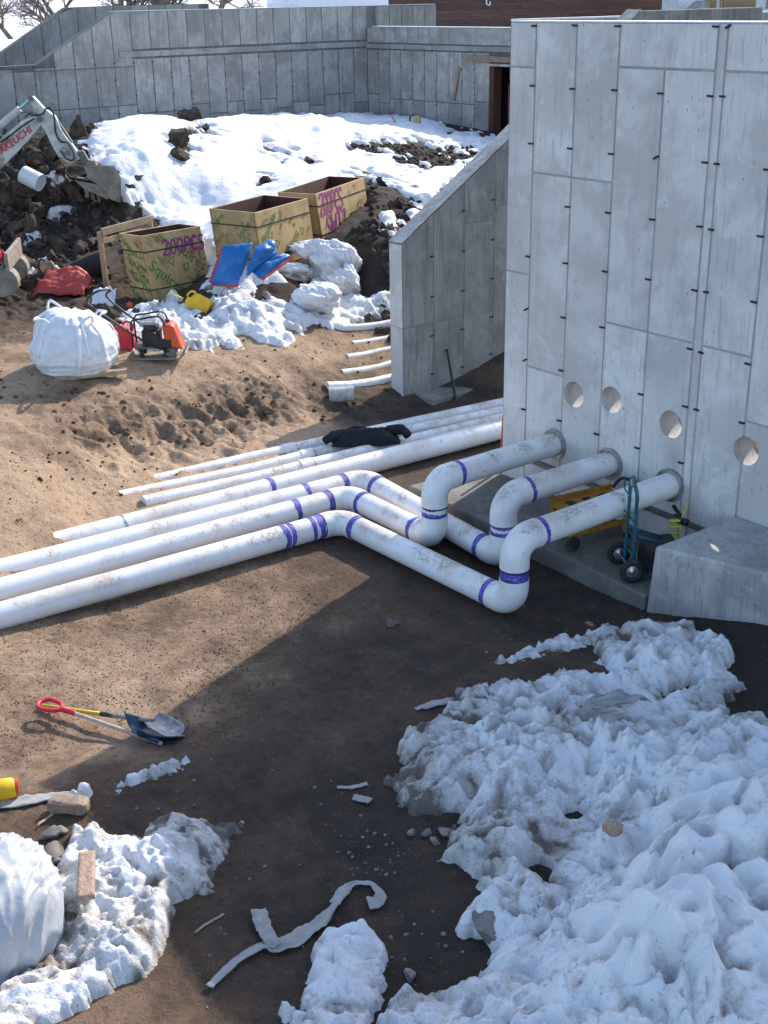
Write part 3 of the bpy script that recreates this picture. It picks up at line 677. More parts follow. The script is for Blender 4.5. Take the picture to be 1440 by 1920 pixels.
def base_fields(x, y):
    x = np.asarray(x, float).ravel(); y = np.asarray(y, float).ravel(); out = np.empty((len(x), 3))
    for i in range(0, len(x), 40000):
        r2 = (x[i:i + 40000, None] - CPW[None, :, 0]) ** 2 + (y[i:i + 40000, None] - CPW[None, :, 1]) ** 2
        out[i:i + 40000] = _kern(r2) @ _Wt + _mean
    z = np.clip(out[:, 0], -.08, 3.2); tone = np.clip(out[:, 1], 0.05, 1.05); rg = np.clip(out[:, 2], .006, .16)
    # outside the surveyed yard the ground levels out; behind the far walls it is backfilled to a higher terrace
    dout = np.maximum.reduce([-36 - x, x - 0.0, -y - 1.0, y - 31, np.zeros_like(x)]); k = sstep(0, 6, dout)
    z = z * (1 - k) + 1.2 * k
    terr = sstep(-37.6, -39.2, x); z = z * (1 - terr) + (4.0 + .012 * np.clip(-x - 40, 0, 200)) * terr
    b = sstep(10.1, 10.4, y) * sstep(-14.2, -13.6, x); z = z * (1 - b) + np.minimum(z, .12) * b
    return z, tone, rg
def ground(x, y, full=False):
    x = np.atleast_1d(np.asarray(x, float)); y = np.atleast_1d(np.asarray(y, float)); sh = x.shape
    z, tone, rg = base_fields(x, y); x = x.ravel(); y = y.ravel()
    n = fbm(x * 1.3, y * 1.3, 3, 5) * .5 + fbm(x * 4.2, y * 4.2, 4, 9) * .5
    cl = (.38 - billow(x * 3.1, y * 3.1, 3, 31)) * 1.5
    z = z + rg * (n * 1.0 + cl * sstep(.03, .06, rg) * 1.4) + .004 * fbm(x * 17, y * 17, 2, 3)
    for fx, fy, fr, fd in FOOT:
        d2 = (x - fx) ** 2 + (y - fy) ** 2; z = z - fd * np.exp(-d2 / fr ** 2) + fd * .35 * np.exp(-(np.sqrt(d2) - fr * 1.5) ** 2 / (fr * .5) ** 2)
    for pl, zb in BOXFOOT:
        near = (np.abs(x - pl[0][0]) < 3) & (np.abs(y - pl[0][1]) < 3)
        if near.any(): sdv = poly_sd(x[near], y[near], pl); z[near] = np.where(sdv > -.12, np.minimum(z[near], zb + .01 - sdv * .3), z[near])
    if full: return z.reshape(sh), tone.reshape(sh), rg.reshape(sh)
    return z.reshape(sh)
BOXFOOT = []
for tm_, tr2, tl2, zt, hh in (((264, 443), (375, 424), (201, 441), 2.2, 1.12), ((478, 399), (577, 372), (415, 385), 2.50, 1.0), ((592, 364), (682, 333), (530, 357), 2.54, .92)):
    T_, U_, V_ = at(*tm_, zt), at(*tr2, zt), at(*tl2, zt); U_ = U_ - T_; V_ = V_ - T_; un_ = U_ / np.linalg.norm(U_); V_ = V_ - un_ * np.dot(V_, un_) * .8; o_ = np.array([.06, .08, 0])
    BOXFOOT.append(([tuple((T_ + o_ + q)[:2]) for q in (0 * U_, U_, U_ + V_, V_)], zt - hh))
FOOT = []
for (x, y) in ((225, 850), (250, 862), (290, 848), (330, 868), (355, 875), (265, 890), (310, 893), (245, 900), (350, 848), (385, 838), (420, 850), (205, 905), (390, 870), (440, 835), (700, 1240), (560, 1320), (480, 1290), (520, 1450), (560, 1520), (480, 1560), (610, 1560), (560, 1640), (500, 1660), (680, 1620), (760, 1480), (420, 1600), (600, 1850), (650, 1330), (780, 1240), (480, 1880), (880, 1230)):
    p = at(x, y, .2 if y < 1000 else 0); FOOT.append((p[0], p[1], .10 + .05 * random.random(), .05 if y < 1000 else .022))
def gz(x, y): return float(ground(x, y)[0])
def onground(px, py, it=7):                              # where the sight line meets the ground
    z = .3
    for _ in range(it): p = at(px, py, z); z = .5 * z + .5 * float(base_fields([p[0]], [p[1]])[0][0])
    p = at(px, py, z); return np.array([p[0], p[1], gz(p[0], p[1])])

def axis(*segs):
    a = []
    for lo, hi, st in segs: a.append(np.arange(lo, hi, st))
    return np.concatenate(a)
gx = axis((-420, -40, 9.5), (-40, -17, .085), (-17, -2.4, .029), (-2.4, 300, 8)); gy = axis((-300, .6, 8), (.6, 11, .029), (11, 27, .085), (27, 420, 9))
GX, GY = np.meshgrid(gx, gy, indexing='ij')
gzv, gtone, grg = ground(GX, GY, True)
nx, ny = GX.shape; idx = np.arange(nx * ny).reshape(nx, ny)
FQ = np.stack([idx[:-1, :-1], idx[1:, :-1], idx[1:, 1:], idx[:-1, 1:]], -1).reshape(-1, 4)
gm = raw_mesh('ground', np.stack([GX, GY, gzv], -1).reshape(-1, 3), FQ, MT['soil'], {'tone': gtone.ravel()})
gob = bpy.data.objects.new('ground', gm); COL.objects.link(gob); finish(gob, kind='structure')
gob['label'] = 'excavated sandy and muddy ground of the building site'

# ------------------------------------------------------------------ snow: lumpy sheets lying on that ground
def snow_patch(name, polys, x0, x1, y0, y1, step, fn, label, pitpolys=()):
    xs = np.arange(x0, x1, step); ys = np.arange(y0, y1, step); X, Y = np.meshgrid(xs, ys, indexing='ij')
    z = ground(X, Y); px, py, dep = topix(X, Y, z); m = dep / F_PX
    s_ = np.full(X.shape, -1e9)
    for pl in polys: s_ = np.maximum(s_, poly_sd(px, py, pl))
    s_ = s_ * m
    for pl, a in pitpolys: s_ = np.minimum(s_, -poly_sd(px, py, pl) * m + (.12 if a == 2 else 0))
    for pl, zb in BOXFOOT: s_ = np.minimum(s_, -poly_sd(X, Y, pl) + .02)
    t, dirt = fn(X, Y, s_, z)
    keep = t > -.025
    kc = keep[:-1, :-1] | keep[1:, :-1] | keep[1:, 1:] | keep[:-1, 1:]
    kc &= (s_[:-1, :-1] > -1.2)
    nx_, ny_ = X.shape; ii = np.arange(nx_ * ny_).reshape(nx_, ny_)
    Fs = np.stack([ii[:-1, :-1], ii[1:, :-1], ii[1:, 1:], ii[:-1, 1:]], -1)[kc]
    zz = z + np.clip(t, -.05, None)
    used = np.unique(Fs); re = np.zeros(nx_ * ny_, np.int32); re[used] = np.arange(len(used)); V = np.stack([X, Y, zz], -1).reshape(-1, 3)[used]
    me = raw_mesh(name, V, re[Fs], MT['snow'], {'dirt': dirt.ravel()[used]})
    o = bpy.data.objects.new(name, me); COL.objects.link(o); finish(o, label, 'snow', kind='stuff'); return o

def rnd(n, e=.03): return np.sqrt(n * n + e * e)
def melt(hmax, wid, lump, dirt0=.0, seed=0, rim=.35, noise_edge=.16, puff=1.0, fine=1.0):
    def fn(X, Y, s_, z):
        s2 = s_ + noise_edge * fbm(X * 2.1, Y * 2.1, 4, seed) + .03 * fbm(X * 14, Y * 14, 2, seed + 5)
        core = 1 - np.exp(-np.clip(s2, 0, None) / wid)
        wx = X + .10 * pn(X * 2.3, Y * 2.3, seed + 50); wy = Y + .10 * pn(X * 2.3, Y * 2.3, seed + 51)
        b1 = rnd(pn(wx * 1.6, wy * 1.6, seed + 2), .08); b2 = rnd(pn(wx * 4.6, wy * 4.6, seed + 7), .05); b3 = rnd(pn(wx * 10.5, wy * 10.5, seed + 11), .04); b4 = fbm(wx * 26, wy * 26, 2, seed + 15)
        cup = sstep(.12, .38, pn(wx * 5.2, wy * 5.2, seed + 31)); plate = sstep(-.06, .06, pn(wx * 2.6, wy * 2.6, seed + 35)) + .6 * sstep(-.05, .05, pn(wx * 6.3, wy * 6.3, seed + 36))
        t = core * (hmax + lump * puff * ((b1 - .3) * .6 + (b2 - .28) * .6 + fine * (b3 - .26) * .40 + fine * b4 * .11 - cup * .42 + (plate - .8) * .22 * fine) + lump * .8 * fbm(X * .8, Y * .8, 3, seed + 21)) + .06 * sstep(0, .03, s2) * (s2 > 0)
        t = np.where(s2 > 0, np.maximum(t, .0), s2 * .6)
        crease = sstep(.16, .05, b2) * .25 + sstep(.2, .08, b1) * .15 + cup * .34
        d = dirt0 + rim * (1 - sstep(0, .5, s2)) + crease + .5 * np.clip(fbm(X * 1.1, Y * 1.1, 4, seed + 40), -.3, 1) + .25 * sstep(.04, -.01, t) - .12
        return t, np.clip(d, -.5, 1.4)
    return fn

# big snowbank at the right of the foreground, two lobes
PR = [(740,1450),(768,1385),(820,1345),(905,1300),(985,1275),(1060,1270),(1130,1268),(1110,1245),(1140,1195),(1215,1172),(1290,1180),(1340,1205),(1385,1235),(1370,1275),(1375,1310),(1320,1335),(1440,1352),(1700,1420),(1750,2200),(730,2200),(735,1890),(760,1862),(830,1885),(890,1832),(918,1772),(868,1745),(893,1672),(838,1590),(850,1558),(765,1548),(742,1500)]
PRPIT = [([(1215,1285),(1290,1268),(1330,1300),(1270,1325),(1180,1300)], 2), ([(1090,1335),(1270,1335),(1280,1372),(1180,1380),(1080,1365)], 2), ([(985,1590),(1060,1540),(1090,1470),(1110,1480),(1075,1580),(1030,1660),(990,1640)], 2)]
sb = melt(.20, .26, .24, .0, 3, .26)
sb2 = melt(.20, .30, .26, .0, 103, .3, .16, 1.0, .22)
def fn_right(X, Y, s_, z):
    t, d = sb(X, Y, s_, z); t2, d2 = sb2(X, Y, s_, z); k2 = sstep(-.25, .15, fbm(X * .7, Y * .7, 2, 61) + .35 * sstep(-6.2, -4.6, X)) * sstep(.25, .9, s_); t = t * (1 - k2) + t2 * k2; d = d * (1 - k2) + d2 * k2
    up = sstep(-6.6, -3.6, X) * sstep(.1, 1.2, s_)
    t = np.where(t > 0, t + up * (.42 + .10 * fbm(X * .8, Y * .8, 3, 91)), t)
    px, py, _ = topix(X, Y, z); k = sstep(1090, 900, px) * sstep(1640, 1560, py); d = d + .34 * k + .10 * sstep(-6.3, -7.6, X) - .22 * up; t = t + np.where(t > 0, .03 * k * fbm(X * 9, Y * 9, 3, 92), 0)
    for hx, hy, hr in HOLES_S:
        r2 = ((X - hx) ** 2 + (Y - hy) ** 2) / hr ** 2; t = t - .22 * np.exp(-r2)
    return t, d
HOLES_S = [(*at(x, y, .5)[:2], r_) for x, y, r_ in ((1215,1545,.12),(1360,1555,.10),(1010,1545,.1),(1320,1610,.07),(1250,1680,.08),(1130,1765,.09),(1390,1700,.08),(1080,1450,.09))]
snow_patch('snow_bank', [PR], -8.6, -2.2, 3.2, 9.9, .0165, fn_right, 'large lumpy dirty snowbank filling the lower right of the photo', PRPIT)
PS2 = [(935,1240),(985,1218),(1040,1208),(1075,1198),(1130,1176),(1160,1190),(1095,1222),(1020,1222),(960,1243)]
snow_patch('snow_strip', [PS2], -8.6, -6.2, 5.6, 8.9, .018, melt(.06, .12, .07, .15, 13, .2, .06), 'thin strip of crusty snow on the berm below the lowest pipe elbow')
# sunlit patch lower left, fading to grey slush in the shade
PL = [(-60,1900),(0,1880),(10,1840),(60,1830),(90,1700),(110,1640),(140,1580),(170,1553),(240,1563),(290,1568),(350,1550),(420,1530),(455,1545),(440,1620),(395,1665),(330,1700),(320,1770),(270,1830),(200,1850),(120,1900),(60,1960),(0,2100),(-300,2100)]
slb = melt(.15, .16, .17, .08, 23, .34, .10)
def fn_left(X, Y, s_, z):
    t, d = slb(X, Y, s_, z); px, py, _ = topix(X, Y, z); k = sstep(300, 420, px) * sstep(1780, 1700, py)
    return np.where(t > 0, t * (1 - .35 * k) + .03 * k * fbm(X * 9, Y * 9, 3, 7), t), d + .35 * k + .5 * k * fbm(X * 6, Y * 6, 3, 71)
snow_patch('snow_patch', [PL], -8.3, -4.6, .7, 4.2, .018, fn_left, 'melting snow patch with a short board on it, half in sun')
PC = [(560,1905),(575,1830),(600,1790),(640,1766),(690,1768),(705,1800),(712,1860),(700,1925),(690,2000),(560,2000)]
snow_patch('snow_lump', [PC], -5.6, -3.6, 2.5, 4.3, .014, melt(.13, .10, .15, -.05, 33, .2, .11), 'small clean lump of snow standing alone at the bottom centre')
PM = [(215,1476),(240,1462),(300,1440),(350,1424),(358,1429),(320,1448),(250,1472),(220,1482)]
snow_patch('snow_line', [PM], -8.6, -6.8, 2.9, 5.0, .012, melt(.03, .05, .03, .05, 43, .1, .02), 'narrow line of snow along the edge of the dirt ledge beside the shovels')
PMb = [(128,1490),(160,1478),(178,1488),(165,1500),(135,1502)]
snow_patch('snow_clump', [PMb], -8.6, -7.3, 2.5, 3.6, .012, melt(.06, .05, .04, .0, 47, .1, .02), 'small clump of snow behind the old timber block')
# snow band between the bank and the sand, and the snow over hill and yard
PB = [(228,605),(260,575),(330,570),(390,600),(400,560),(470,568),(540,566),(580,540),(600,520),(650,530),(690,560),(742,545),(742,600),(690,606),(600,612),(540,630),(470,640),(380,652),(330,655),(240,650)]
snow_patch('snow_band', [PB], -21.5, -15, 7, 14.5, .035, melt(.16, .2, .20, -.12, 53, .2, .15), 'rumpled band of snow between the wrapped boxes and the bare sand')
PH = [(160,330),(160,290),(175,250),(240,205),(330,200),(420,200),(470,200),(560,195),(640,200),(690,205),(720,205),(800,215),(840,250),(925,262),(945,280),(880,310),(800,390),(760,430),(735,440),(770,400),(790,380),(740,345),(690,330),(640,335),(610,360),(590,380),(580,400),(560,470),(480,560),(400,540),(385,470),(300,425),(270,390),(235,360)]
PHP = [([(318,262),(336,255),(340,268),(358,285),(350,305),(338,312),(326,290)], 1), ([(345,236),(378,230),(400,250),(418,262),(390,258),(352,256)], 1),
       ([(640,275),(700,262),(790,262),(800,274),(880,282),(905,292),(860,310),(850,322),(770,318),(745,312),(760,300),(720,290),(680,288)], 1), ([(480,270),(520,285),(560,300),(552,304),(500,290)], 1),
       ([(566,305),(588,302),(592,312),(570,314)], 1), ([(484,342),(510,336),(512,350),(488,352)], 1)]
hl = melt(.15, .5, .06, -.34, 63, .12, .25, .5, .4)
def fn_hill(X, Y, s_, z):
    t, d = hl(X, Y, s_, z); u = X * .75 - Y * .66; v = X * .66 + Y * .75
    px, py, _ = topix(X, Y, z); rough_ = sstep(430, 560, px)
    ed_ = sstep(.05, .9, s_); t = t + ed_ * np.where(t > 0, .26 * fbm(u * .42, v * .7, 2, 77) + .05 * fbm(u * .9, v * 2.4, 2, 78) + .09 * rough_ * (rnd(pn(X * 2.0, Y * 2.0, 79), .1) + .5 * rnd(pn(X * 4.4, Y * 4.4, 80), .1) - .4), 0)
    return t, d + .2 * rough_ * np.clip(fbm(X * .8, Y * .8, 4, 95), -.2, 1)
snow_patch('snow_hill', [PH], -34.2, -15.5, 8, 25.8, .062, fn_hill, 'broad snow-covered mound and yard in front of the far concrete walls', PHP)
SP = [[(20,450),(70,432),(78,440),(40,468)], [(85,400),(135,390),(145,396),(95,410)], [(30,540),(45,500),(90,485),(112,510),(60,520)], [(0,430),(10,400),(20,405),(8,440)], [(400,470),(425,440),(440,480),(430,560),(400,545)], [(80,335),(110,330),(118,345),(85,345)], [(690,590),(700,560),(742,560),(742,590)], [(715,405),(745,395),(735,420),(715,430)]]
snow_patch('snow_scraps', SP, -27, -15, 6, 15, .05, melt(.08, .12, .08, .0, 73, .15, .10), 'small scraps of leftover snow on the spoil heap and dirt bank')
SPF = [(612,728),(660,716),(742,700)]
# ------------------------------------------------------------------ pipes
PR0 = .138
def arc(p0, c, p1, r_, n=14):
    """rounded corner at c between p0 and p1: returns tangent points and the arc"""
    p0, c, p1 = [np.array(q, float) for q in (p0, c, p1)]; a = (p0 - c) / np.linalg.norm(p0 - c); b = (p1 - c) / np.linalg.norm(p1 - c)
    th = math.acos(np.clip(np.dot(a, b), -1, 1)); tl = r_ / math.tan(th / 2); s_ = c + a * tl; e = c + b * tl
    bis = (a + b) / np.linalg.norm(a + b); o = c + bis * r_ / math.sin(th / 2); out = []
    u = s_ - o; v = e - o; om = math.acos(np.clip(np.dot(u, v) / r_ ** 2, -1, 1))
    for i in range(n + 1): t = i / n; out.append(o + (math.sin((1 - t) * om) * u + math.sin(t * om) * v) / math.sin(om))
    return s_, e, out
def band(parent, p, d, wdt, mat, r_=PR0 + .004, drip=0, name='primer_band'):
    """painted ring with a ragged edge (drip > 0: runs down from it)"""
    p = np.array(p, float); d = np.array(d, float) / np.linalg.norm(d); u = np.cross(d, (0, 0, 1.))
    if np.linalg.norm(u) < 1e-3: u = np.array([1., 0, 0])
    u /= np.linalg.norm(u); w_ = np.cross(d, u); n = 60; mb = MB(); ph_ = random.random() * 6; lo = [-wdt / 2 + .009 * math.sin(ph_ + i * .21) + random.uniform(-.007, .007) for i in range(n)]
    if drip:
        for i in range(n):
            if random.random() < .4: lo[i] -= drip * random.random() ** 1.5
    hi = [wdt / 2 + .006 * math.sin(ph_ * 2 + i * .31) + random.uniform(-.005, .005) for i in range(n)]
    for q, (L, rr) in enumerate(((hi, r_ - .003), (hi, r_), (lo, r_), (lo, r_ - .003))):
        for i in range(n):
            a = 2 * PI * i / n; mb.v.append(tuple(p + d * L[i] + rr * (math.cos(a) * u + math.sin(a) * w_)))
    for q in range(3):
        for i in range(n): mb.f.append((q * n + i, q * n + (i + 1) % n, (q + 1) * n + (i + 1) % n, (q + 1) * n + i))
    return obj(name, mb, mat, parent, 40)
def pipe_run(name, pts, r_, bend, label, bands, group=None, hub=.010, socket=.09):
    t = thing(name, (pts[0][0], pts[0][1], 0), label, 'pipe', group); P = [np.array(p, float) for p in pts]; n = len(P); cuts = [(P[0], P[0])]; el = []
    for i in range(1, n - 1):
        s_, e, a = arc(P[i - 1], P[i], P[i + 1], bend); cuts.append((s_, e)); el.append((s_, e, a, P[i - 1], P[i + 1]))
    cuts.append((P[-1], P[-1]))
    for i in range(n - 1):
        a, b = cuts[i][1], cuts[i + 1][0]
        if np.linalg.norm(b - a) > .01: obj('pipe_section', MB().tube([a, (a + b) / 2, b], r_, 48), MT['pvc'], t, 50)
    for s_, e, a, q0, q1 in el:
        d0 = (s_ - q0) / np.linalg.norm(s_ - q0); d1 = (q1 - e) / np.linalg.norm(q1 - e)
        path = [s_ - d0 * socket, s_ - d0 * .005] + a[1:-1] + [e + d1 * .005, e + d1 * socket]
        obj('elbow', MB().tube(path, r_ + hub, 48), MT['pvc'], t, 50)
        for q, d in ((s_ - d0 * (socket + .003), d0), (e + d1 * (socket + .003), d1)): band(t, q, d, .012, MT['darkprimer'], r_ + .006, name='joint_line')
    for seg, dist, wdt, mt, dr in bands:
        a, b = cuts[seg][1], cuts[seg + 1][0]; d = (b - a) / np.linalg.norm(b - a); L = np.linalg.norm(b - a)
        band(t, a + d * (dist if dist >= 0 else L + dist), d, wdt, MT[mt], r_ + .004, dr)
    return t
BR = .20
runC = pipe_run('drain_pipe', [(-7.97, 10.34, .86), (-7.97, 7.70, .86), (-7.97, 7.70, .165), (-10.80, 7.64, .165), (-11.226, .2, .165)], PR0, BR,
    'white pipe nearest the viewer, rising at the lowest elbow and entering the wall at right',
    [(0, -.13, .05, 'purple', 0), (1, .10, .045, 'darkprimer', 0), (1, .135, .05, 'purple', .07), (1, -.11, .055, 'purple', 0), (1, -.075, .03, 'darkprimer', .03), (2, .13, .06, 'purple', 0), (2, -.13, .07, 'purple', 0), (3, .14, .08, 'purple', 0), (3, .24, .05, 'purple', 0), (3, .52, .05, 'purple', 0), (3, .60, .06, 'purple', 0)], 'pipes that rise and enter the wall')
runA = pipe_run('drain_pipe', [(-9.716, 10.34, .86), (-9.716, 8.14, .86), (-9.716, 8.14, .165), (-11.36, 8.16, .165), (-11.73, .2, .165)], PR0, BR,
    'white pipe of the middle run, entering the wall farthest left of the three',
    [(0, -.13, .05, 'purple', 0), (1, .10, .03, 'darkprimer', .10), (1, -.11, .05, 'purple', 0), (1, -.08, .015, 'darkprimer', 0), (2, .13, .06, 'purple', 0), (2, -.13, .06, 'purple', 0), (3, .13, .07, 'purple', 0), (3, .58, .07, 'purple', 0)], 'pipes that rise and enter the wall')
runB = pipe_run('drain_pipe', [(-8.84, 10.34, .86), (-8.86, 8.38, .86), (-8.86, 8.38, .165), (-11.68, 8.64, .165), (-12.29, .2, .165)], PR0, BR,
    'white pipe passing behind the first riser, middle of the three entering the wall',
    [(0, -.13, .05, 'purple', 0), (1, .10, .05, 'purple', .05), (1, .07, .014, 'darkprimer', .03), (1, -.11, .06, 'purple', 0), (2, .14, .08, 'purple', 0), (2, -.13, .06, 'purple', 0), (3, .13, .06, 'purple', 0), (3, .66, .06, 'purple', 0)], 'pipes that rise and enter the wall')
pd = pipe_run('drain_pipe', [(-11.94, 12.6, .165), (-12.40, 3.9, .15)], PR0, .2, 'thick white pipe running straight past the left end of the main wall', [(0, 5.05, .06, 'purple', 0), (0, 7.0, .03, 'steel', 0)])
for nm, pts, lab in (('c', [(940, 787), (715, 840), (480, 903), (270, 955)], 'thin white pipe half buried in sand, nearest of the three beside the thick pipe'),
                     ('b', [(940, 772), (715, 818), (480, 884), (225, 944)], 'thin white pipe half buried in sand, in the middle of the three'),
                     ('a', [(940, 757), (715, 806), (480, 862), (150, 946)], 'thin white pipe half buried in sand, farthest back of the three')):
    P = [at(x, y, .10) for x, y in pts]; P = [P[0] + (P[0] - P[1]) * .8] + P; P[-1][2] = .175
    t = thing('drain_pipe', (P[1][0], P[1][1], 0), lab, 'pipe', 'small half-buried pipes'); rr = .085 if nm != 'c' else .095
    P[2][2] += .0; P[3][2] = .135
    obj('pipe_section', MB().tube(P, rr, 28), MT['pvc'], t, 50)
    a, b = (P[2], P[3]); d = (b - a) / np.linalg.norm(b - a)
    for k_, q in enumerate((a + d * np.linalg.norm(b - a) * (.75 if nm == 'a' else .62), )):
        obj('coupling', MB().tube([q - d * .1, q + d * .1], rr + .012, 28), MT['pvc'], t, 50); band(t, q - d * .1, d, .02, MT['steel'], rr + .014, name='joint_ring')
# seal collars where the pipes enter the wall
for (x, z, r_), w_ in zip(COLX, ('first', 'second', 'third')):
    mb = MB().ring((x, WY + .02, z), (x, WY - .045, z), .185, .166); mb.ring((x, WY - .0, z), (x, WY - .03, z), .166, .142)
    obj('wall_collar', mb, MT['steel'], None, 40, label='grey seal collar round the %s pipe through the wall, counted from the left' % w_, cat='collar', group='wall collars')
# pipes in the far snow left of the wing wall
FPIPE = [((612,727),(760,703),'half-buried white pipe ending on the sand nearest the wing wall'),((640,695),(760,672),'white pipe showing through the sand, second from the cut offcut'),((650,668),(760,645),'white pipe streak in the sand, third row behind the offcut'),((660,642),(760,624),'white pipe streak in the sand, fourth row behind the offcut'),((640,616),(760,600),'white pipe at the foot of the snow band, farthest row')]
for k, (a, b, lab) in enumerate(FPIPE):
    A = onground(*a); B = onground(*b); e = B + (B - A) * 1.5
    n = 10; P = [A + (e - A) * i / (n - 1) for i in range(n)]
    for p in P: p[2] = gz(p[0], p[1]) + (.0 if k in (0, 4) else -.04)
    obj('drain_pipe', MB().tube(P, .075 if k in (0, 4) else .065, 20), MT['pvc'], None, 50, label=lab, cat='pipe', group='pipes beside the wing wall')
pc = onground(641, 752); pc[2] += .11
oc = MB(); dv = np.array([.55, .83, .03]); oc.ring(pc - dv * .19, pc + dv * .19, .115, .10, 28); oc.lathe(pc - dv * .12, [(.1, 0), (.1, .02)], 28, dv)
obj('pipe_offcut', oc, MT['paleclod'], None, 40, label='short dusty pipe offcut lying on the dirt in front of the wing wall', cat='pipe offcut')

# ------------------------------------------------------------------ things by the wall
# hand truck
wa, wb = np.array([-7.86, 9.10, .23 + .125]), np.array([-7.47, 8.86, .23 + .125]); axd = (wb - wa) / np.linalg.norm(wb - wa); fwd = np.array([-axd[1], axd[0], 0]); fwd = fwd if fwd[1] > 0 else -fwd
ht = thing('hand_truck', ((wa + wb) / 2) * [1, 1, 0] + [0, 0, .23], 'teal hand truck with pneumatic wheels parked beside the concrete block', 'hand truck')
for c, s_ in ((wa, -1), (wb, 1)):
    tb = MB(); tb.tube([c + .095 * (math.cos(a) * fwd + math.sin(a) * np.array([0, 0, 1.])) for a in np.linspace(0, 2 * PI, 28)[:-1]], .034, 10, closed=True)
    wh = obj('wheel', tb, MT['rubber'], ht, True)
    obj('rim', MB().lathe(c - axd * .025, [(.02, -.008), (.03, 0), (.066, .006), (.07, .05 * .5), (.066, .044), (.03, .05), (.02, .058)], 20, axd), MT['chrome'], wh, 40)
obj('axle', MB().tube([wa, wb], .012, 10), MT['steel'], ht, True)
mid = (wa + wb) / 2; top = atP(1203, 905, mid + fwd * .06, fwd); H = top[2] - .40
def rail(s_, zz, lean): return mid + axd * s_ + fwd * (.02 + lean) + np.array([0, 0, zz])
up = []
pth = [rail(-.15, -.05, .02), rail(-.15, .55, .03), rail(-.15, .74, .03), rail(-.08, .88, .02), rail(.04, .95, .0), rail(.14, .92, -.02), rail(.18, .80, .0), rail(.12, .66, .02), rail(.10, .5, .03), rail(.10, -.05, .03)]
def smooth_path(p, n=6):
    out = []; p = [np.array(q, float) for q in p]
    for i in range(len(p) - 1):
        p0, p1, p2, p3 = p[max(i - 1, 0)], p[i], p[i + 1], p[min(i + 2, len(p) - 1)]
        for k in range(n):
            t = k / n; out.append(.5 * (2 * p1 + (p2 - p0) * t + (2 * p0 - 5 * p1 + 4 * p2 - p3) * t * t + (3 * p1 - p0 - 3 * p2 + p3) * t ** 3))
    return out + [p[-1]]
obj('frame', MB().tube(smooth_path(pth), .019, 12), MT['teal'], ht, True)
obj('grip', MB().tube([rail(.05, .925, -.01), rail(.105, .875, -.02)], .027, 12), MT['greyhandle'], ht, True)
for z in (.1, .3, .46): obj('crossbar', MB().tube([rail(-.13, z, .03), rail(.09, z, .03)], .012, 8), MT['teal'], ht, True)
for z in (.72, .5): obj('hook', MB().tube(smooth_path([rail(-.24, z + .1, .0), rail(-.24, z, .0), rail(-.05, z, .0), rail(-.03, z + .07, 0)], 4), .009, 8), MT['teal'], ht, True)
obj('toe_plate', MB().box(mid + fwd * .2 + np.array([0, 0, -.10]), (.4, .3, .012), ax=(axd, fwd, (0, 0, 1))), MT['teal'], ht)
for s_ in (-.13, .09): obj('brace', MB().tube([rail(s_, .34, .03), mid + axd * s_ + fwd * .42 + np.array([0, 0, .2])], .012, 8), MT['teal'], ht, True)
tl = thing('tool_case', mid + fwd * .33 + np.array([0, 0, -.11]), 'black box standing on the toe of the teal hand truck', 'box')
cc = mid + fwd * .36 + np.array([0, 0, .02])
obj('case_body', MB().box(cc, (.42, .34, .25), ax=(axd, fwd, (0, 0, 1))), MT['black'], tl, bevel=.015)
obj('case_lid', MB().box(cc + [0, 0, .15], (.44, .36, .045), ax=(axd, fwd, (0, 0, 1))), MT['black'], tl, bevel=.01)
# yellow-orange wheeled tool stand beneath the right-hand pipe
ys_ = thing('tool_stand', (-8.6, 9.35, .23), 'yellow-orange wheeled tool stand on the slab beneath the pipes', 'tool stand')
def tsp(x, y, z): return np.array([-8.78 + x * .98 + y * .17, 9.08 + y * .98 - x * .17, .23 + z])
axs = ((.985, -.17, 0), (.17, .985, 0), (0, 0, 1))
obj('tray', MB().box(tsp(.2, .32, .42), (.36, .82, .05), ax=axs), MT['yellowtool'], ys_, bevel=.012)
for x in (.02, .38): obj('side_rail', MB().beam(tsp(x, -.1, .46), tsp(x, .74, .46), .035, .07), MT['yellowtool'], ys_, bevel=.008)
for y in (.0, .22, .44): obj('slot', MB().box(tsp(.2, y + .08, .449), (.16, .09, .012), ax=axs), MT['black'], ys_)
obj('handle', MB().tube(smooth_path([tsp(.05, .74, .46), tsp(.06, .86, .55), tsp(.34, .86, .55), tsp(.36, .74, .46)], 5), .018, 10), MT['black'], ys_, True)
for x, y in ((.03, -.05), (.37, -.05), (.03, .68), (.37, .68)): obj('leg', MB().beam(tsp(x, y, .06), tsp(x, y, .42), .04, .04), MT['yellowtool'], ys_)
obj('lower_rail', MB().beam(tsp(.37, -.06, .18), tsp(.37, .7, .18), .03, .05).beam(tsp(.03, -.06, .18), tsp(.03, .7, .18), .03, .05), MT['yellowtool'], ys_)
for x in (-.01, .41): obj('wheel', MB().lathe(tsp(x, -.05, .085), [(.03, -.03), (.08, -.025), (.085, 0), (.08, .025), (.03, .03)], 20, axs[0]), MT['rubber'], ys_, 40)
for x in (-.01, .41): obj('foot', MB().box(tsp(x, .68, .03), (.06, .06, .05), ax=axs), MT['black'], ys_)
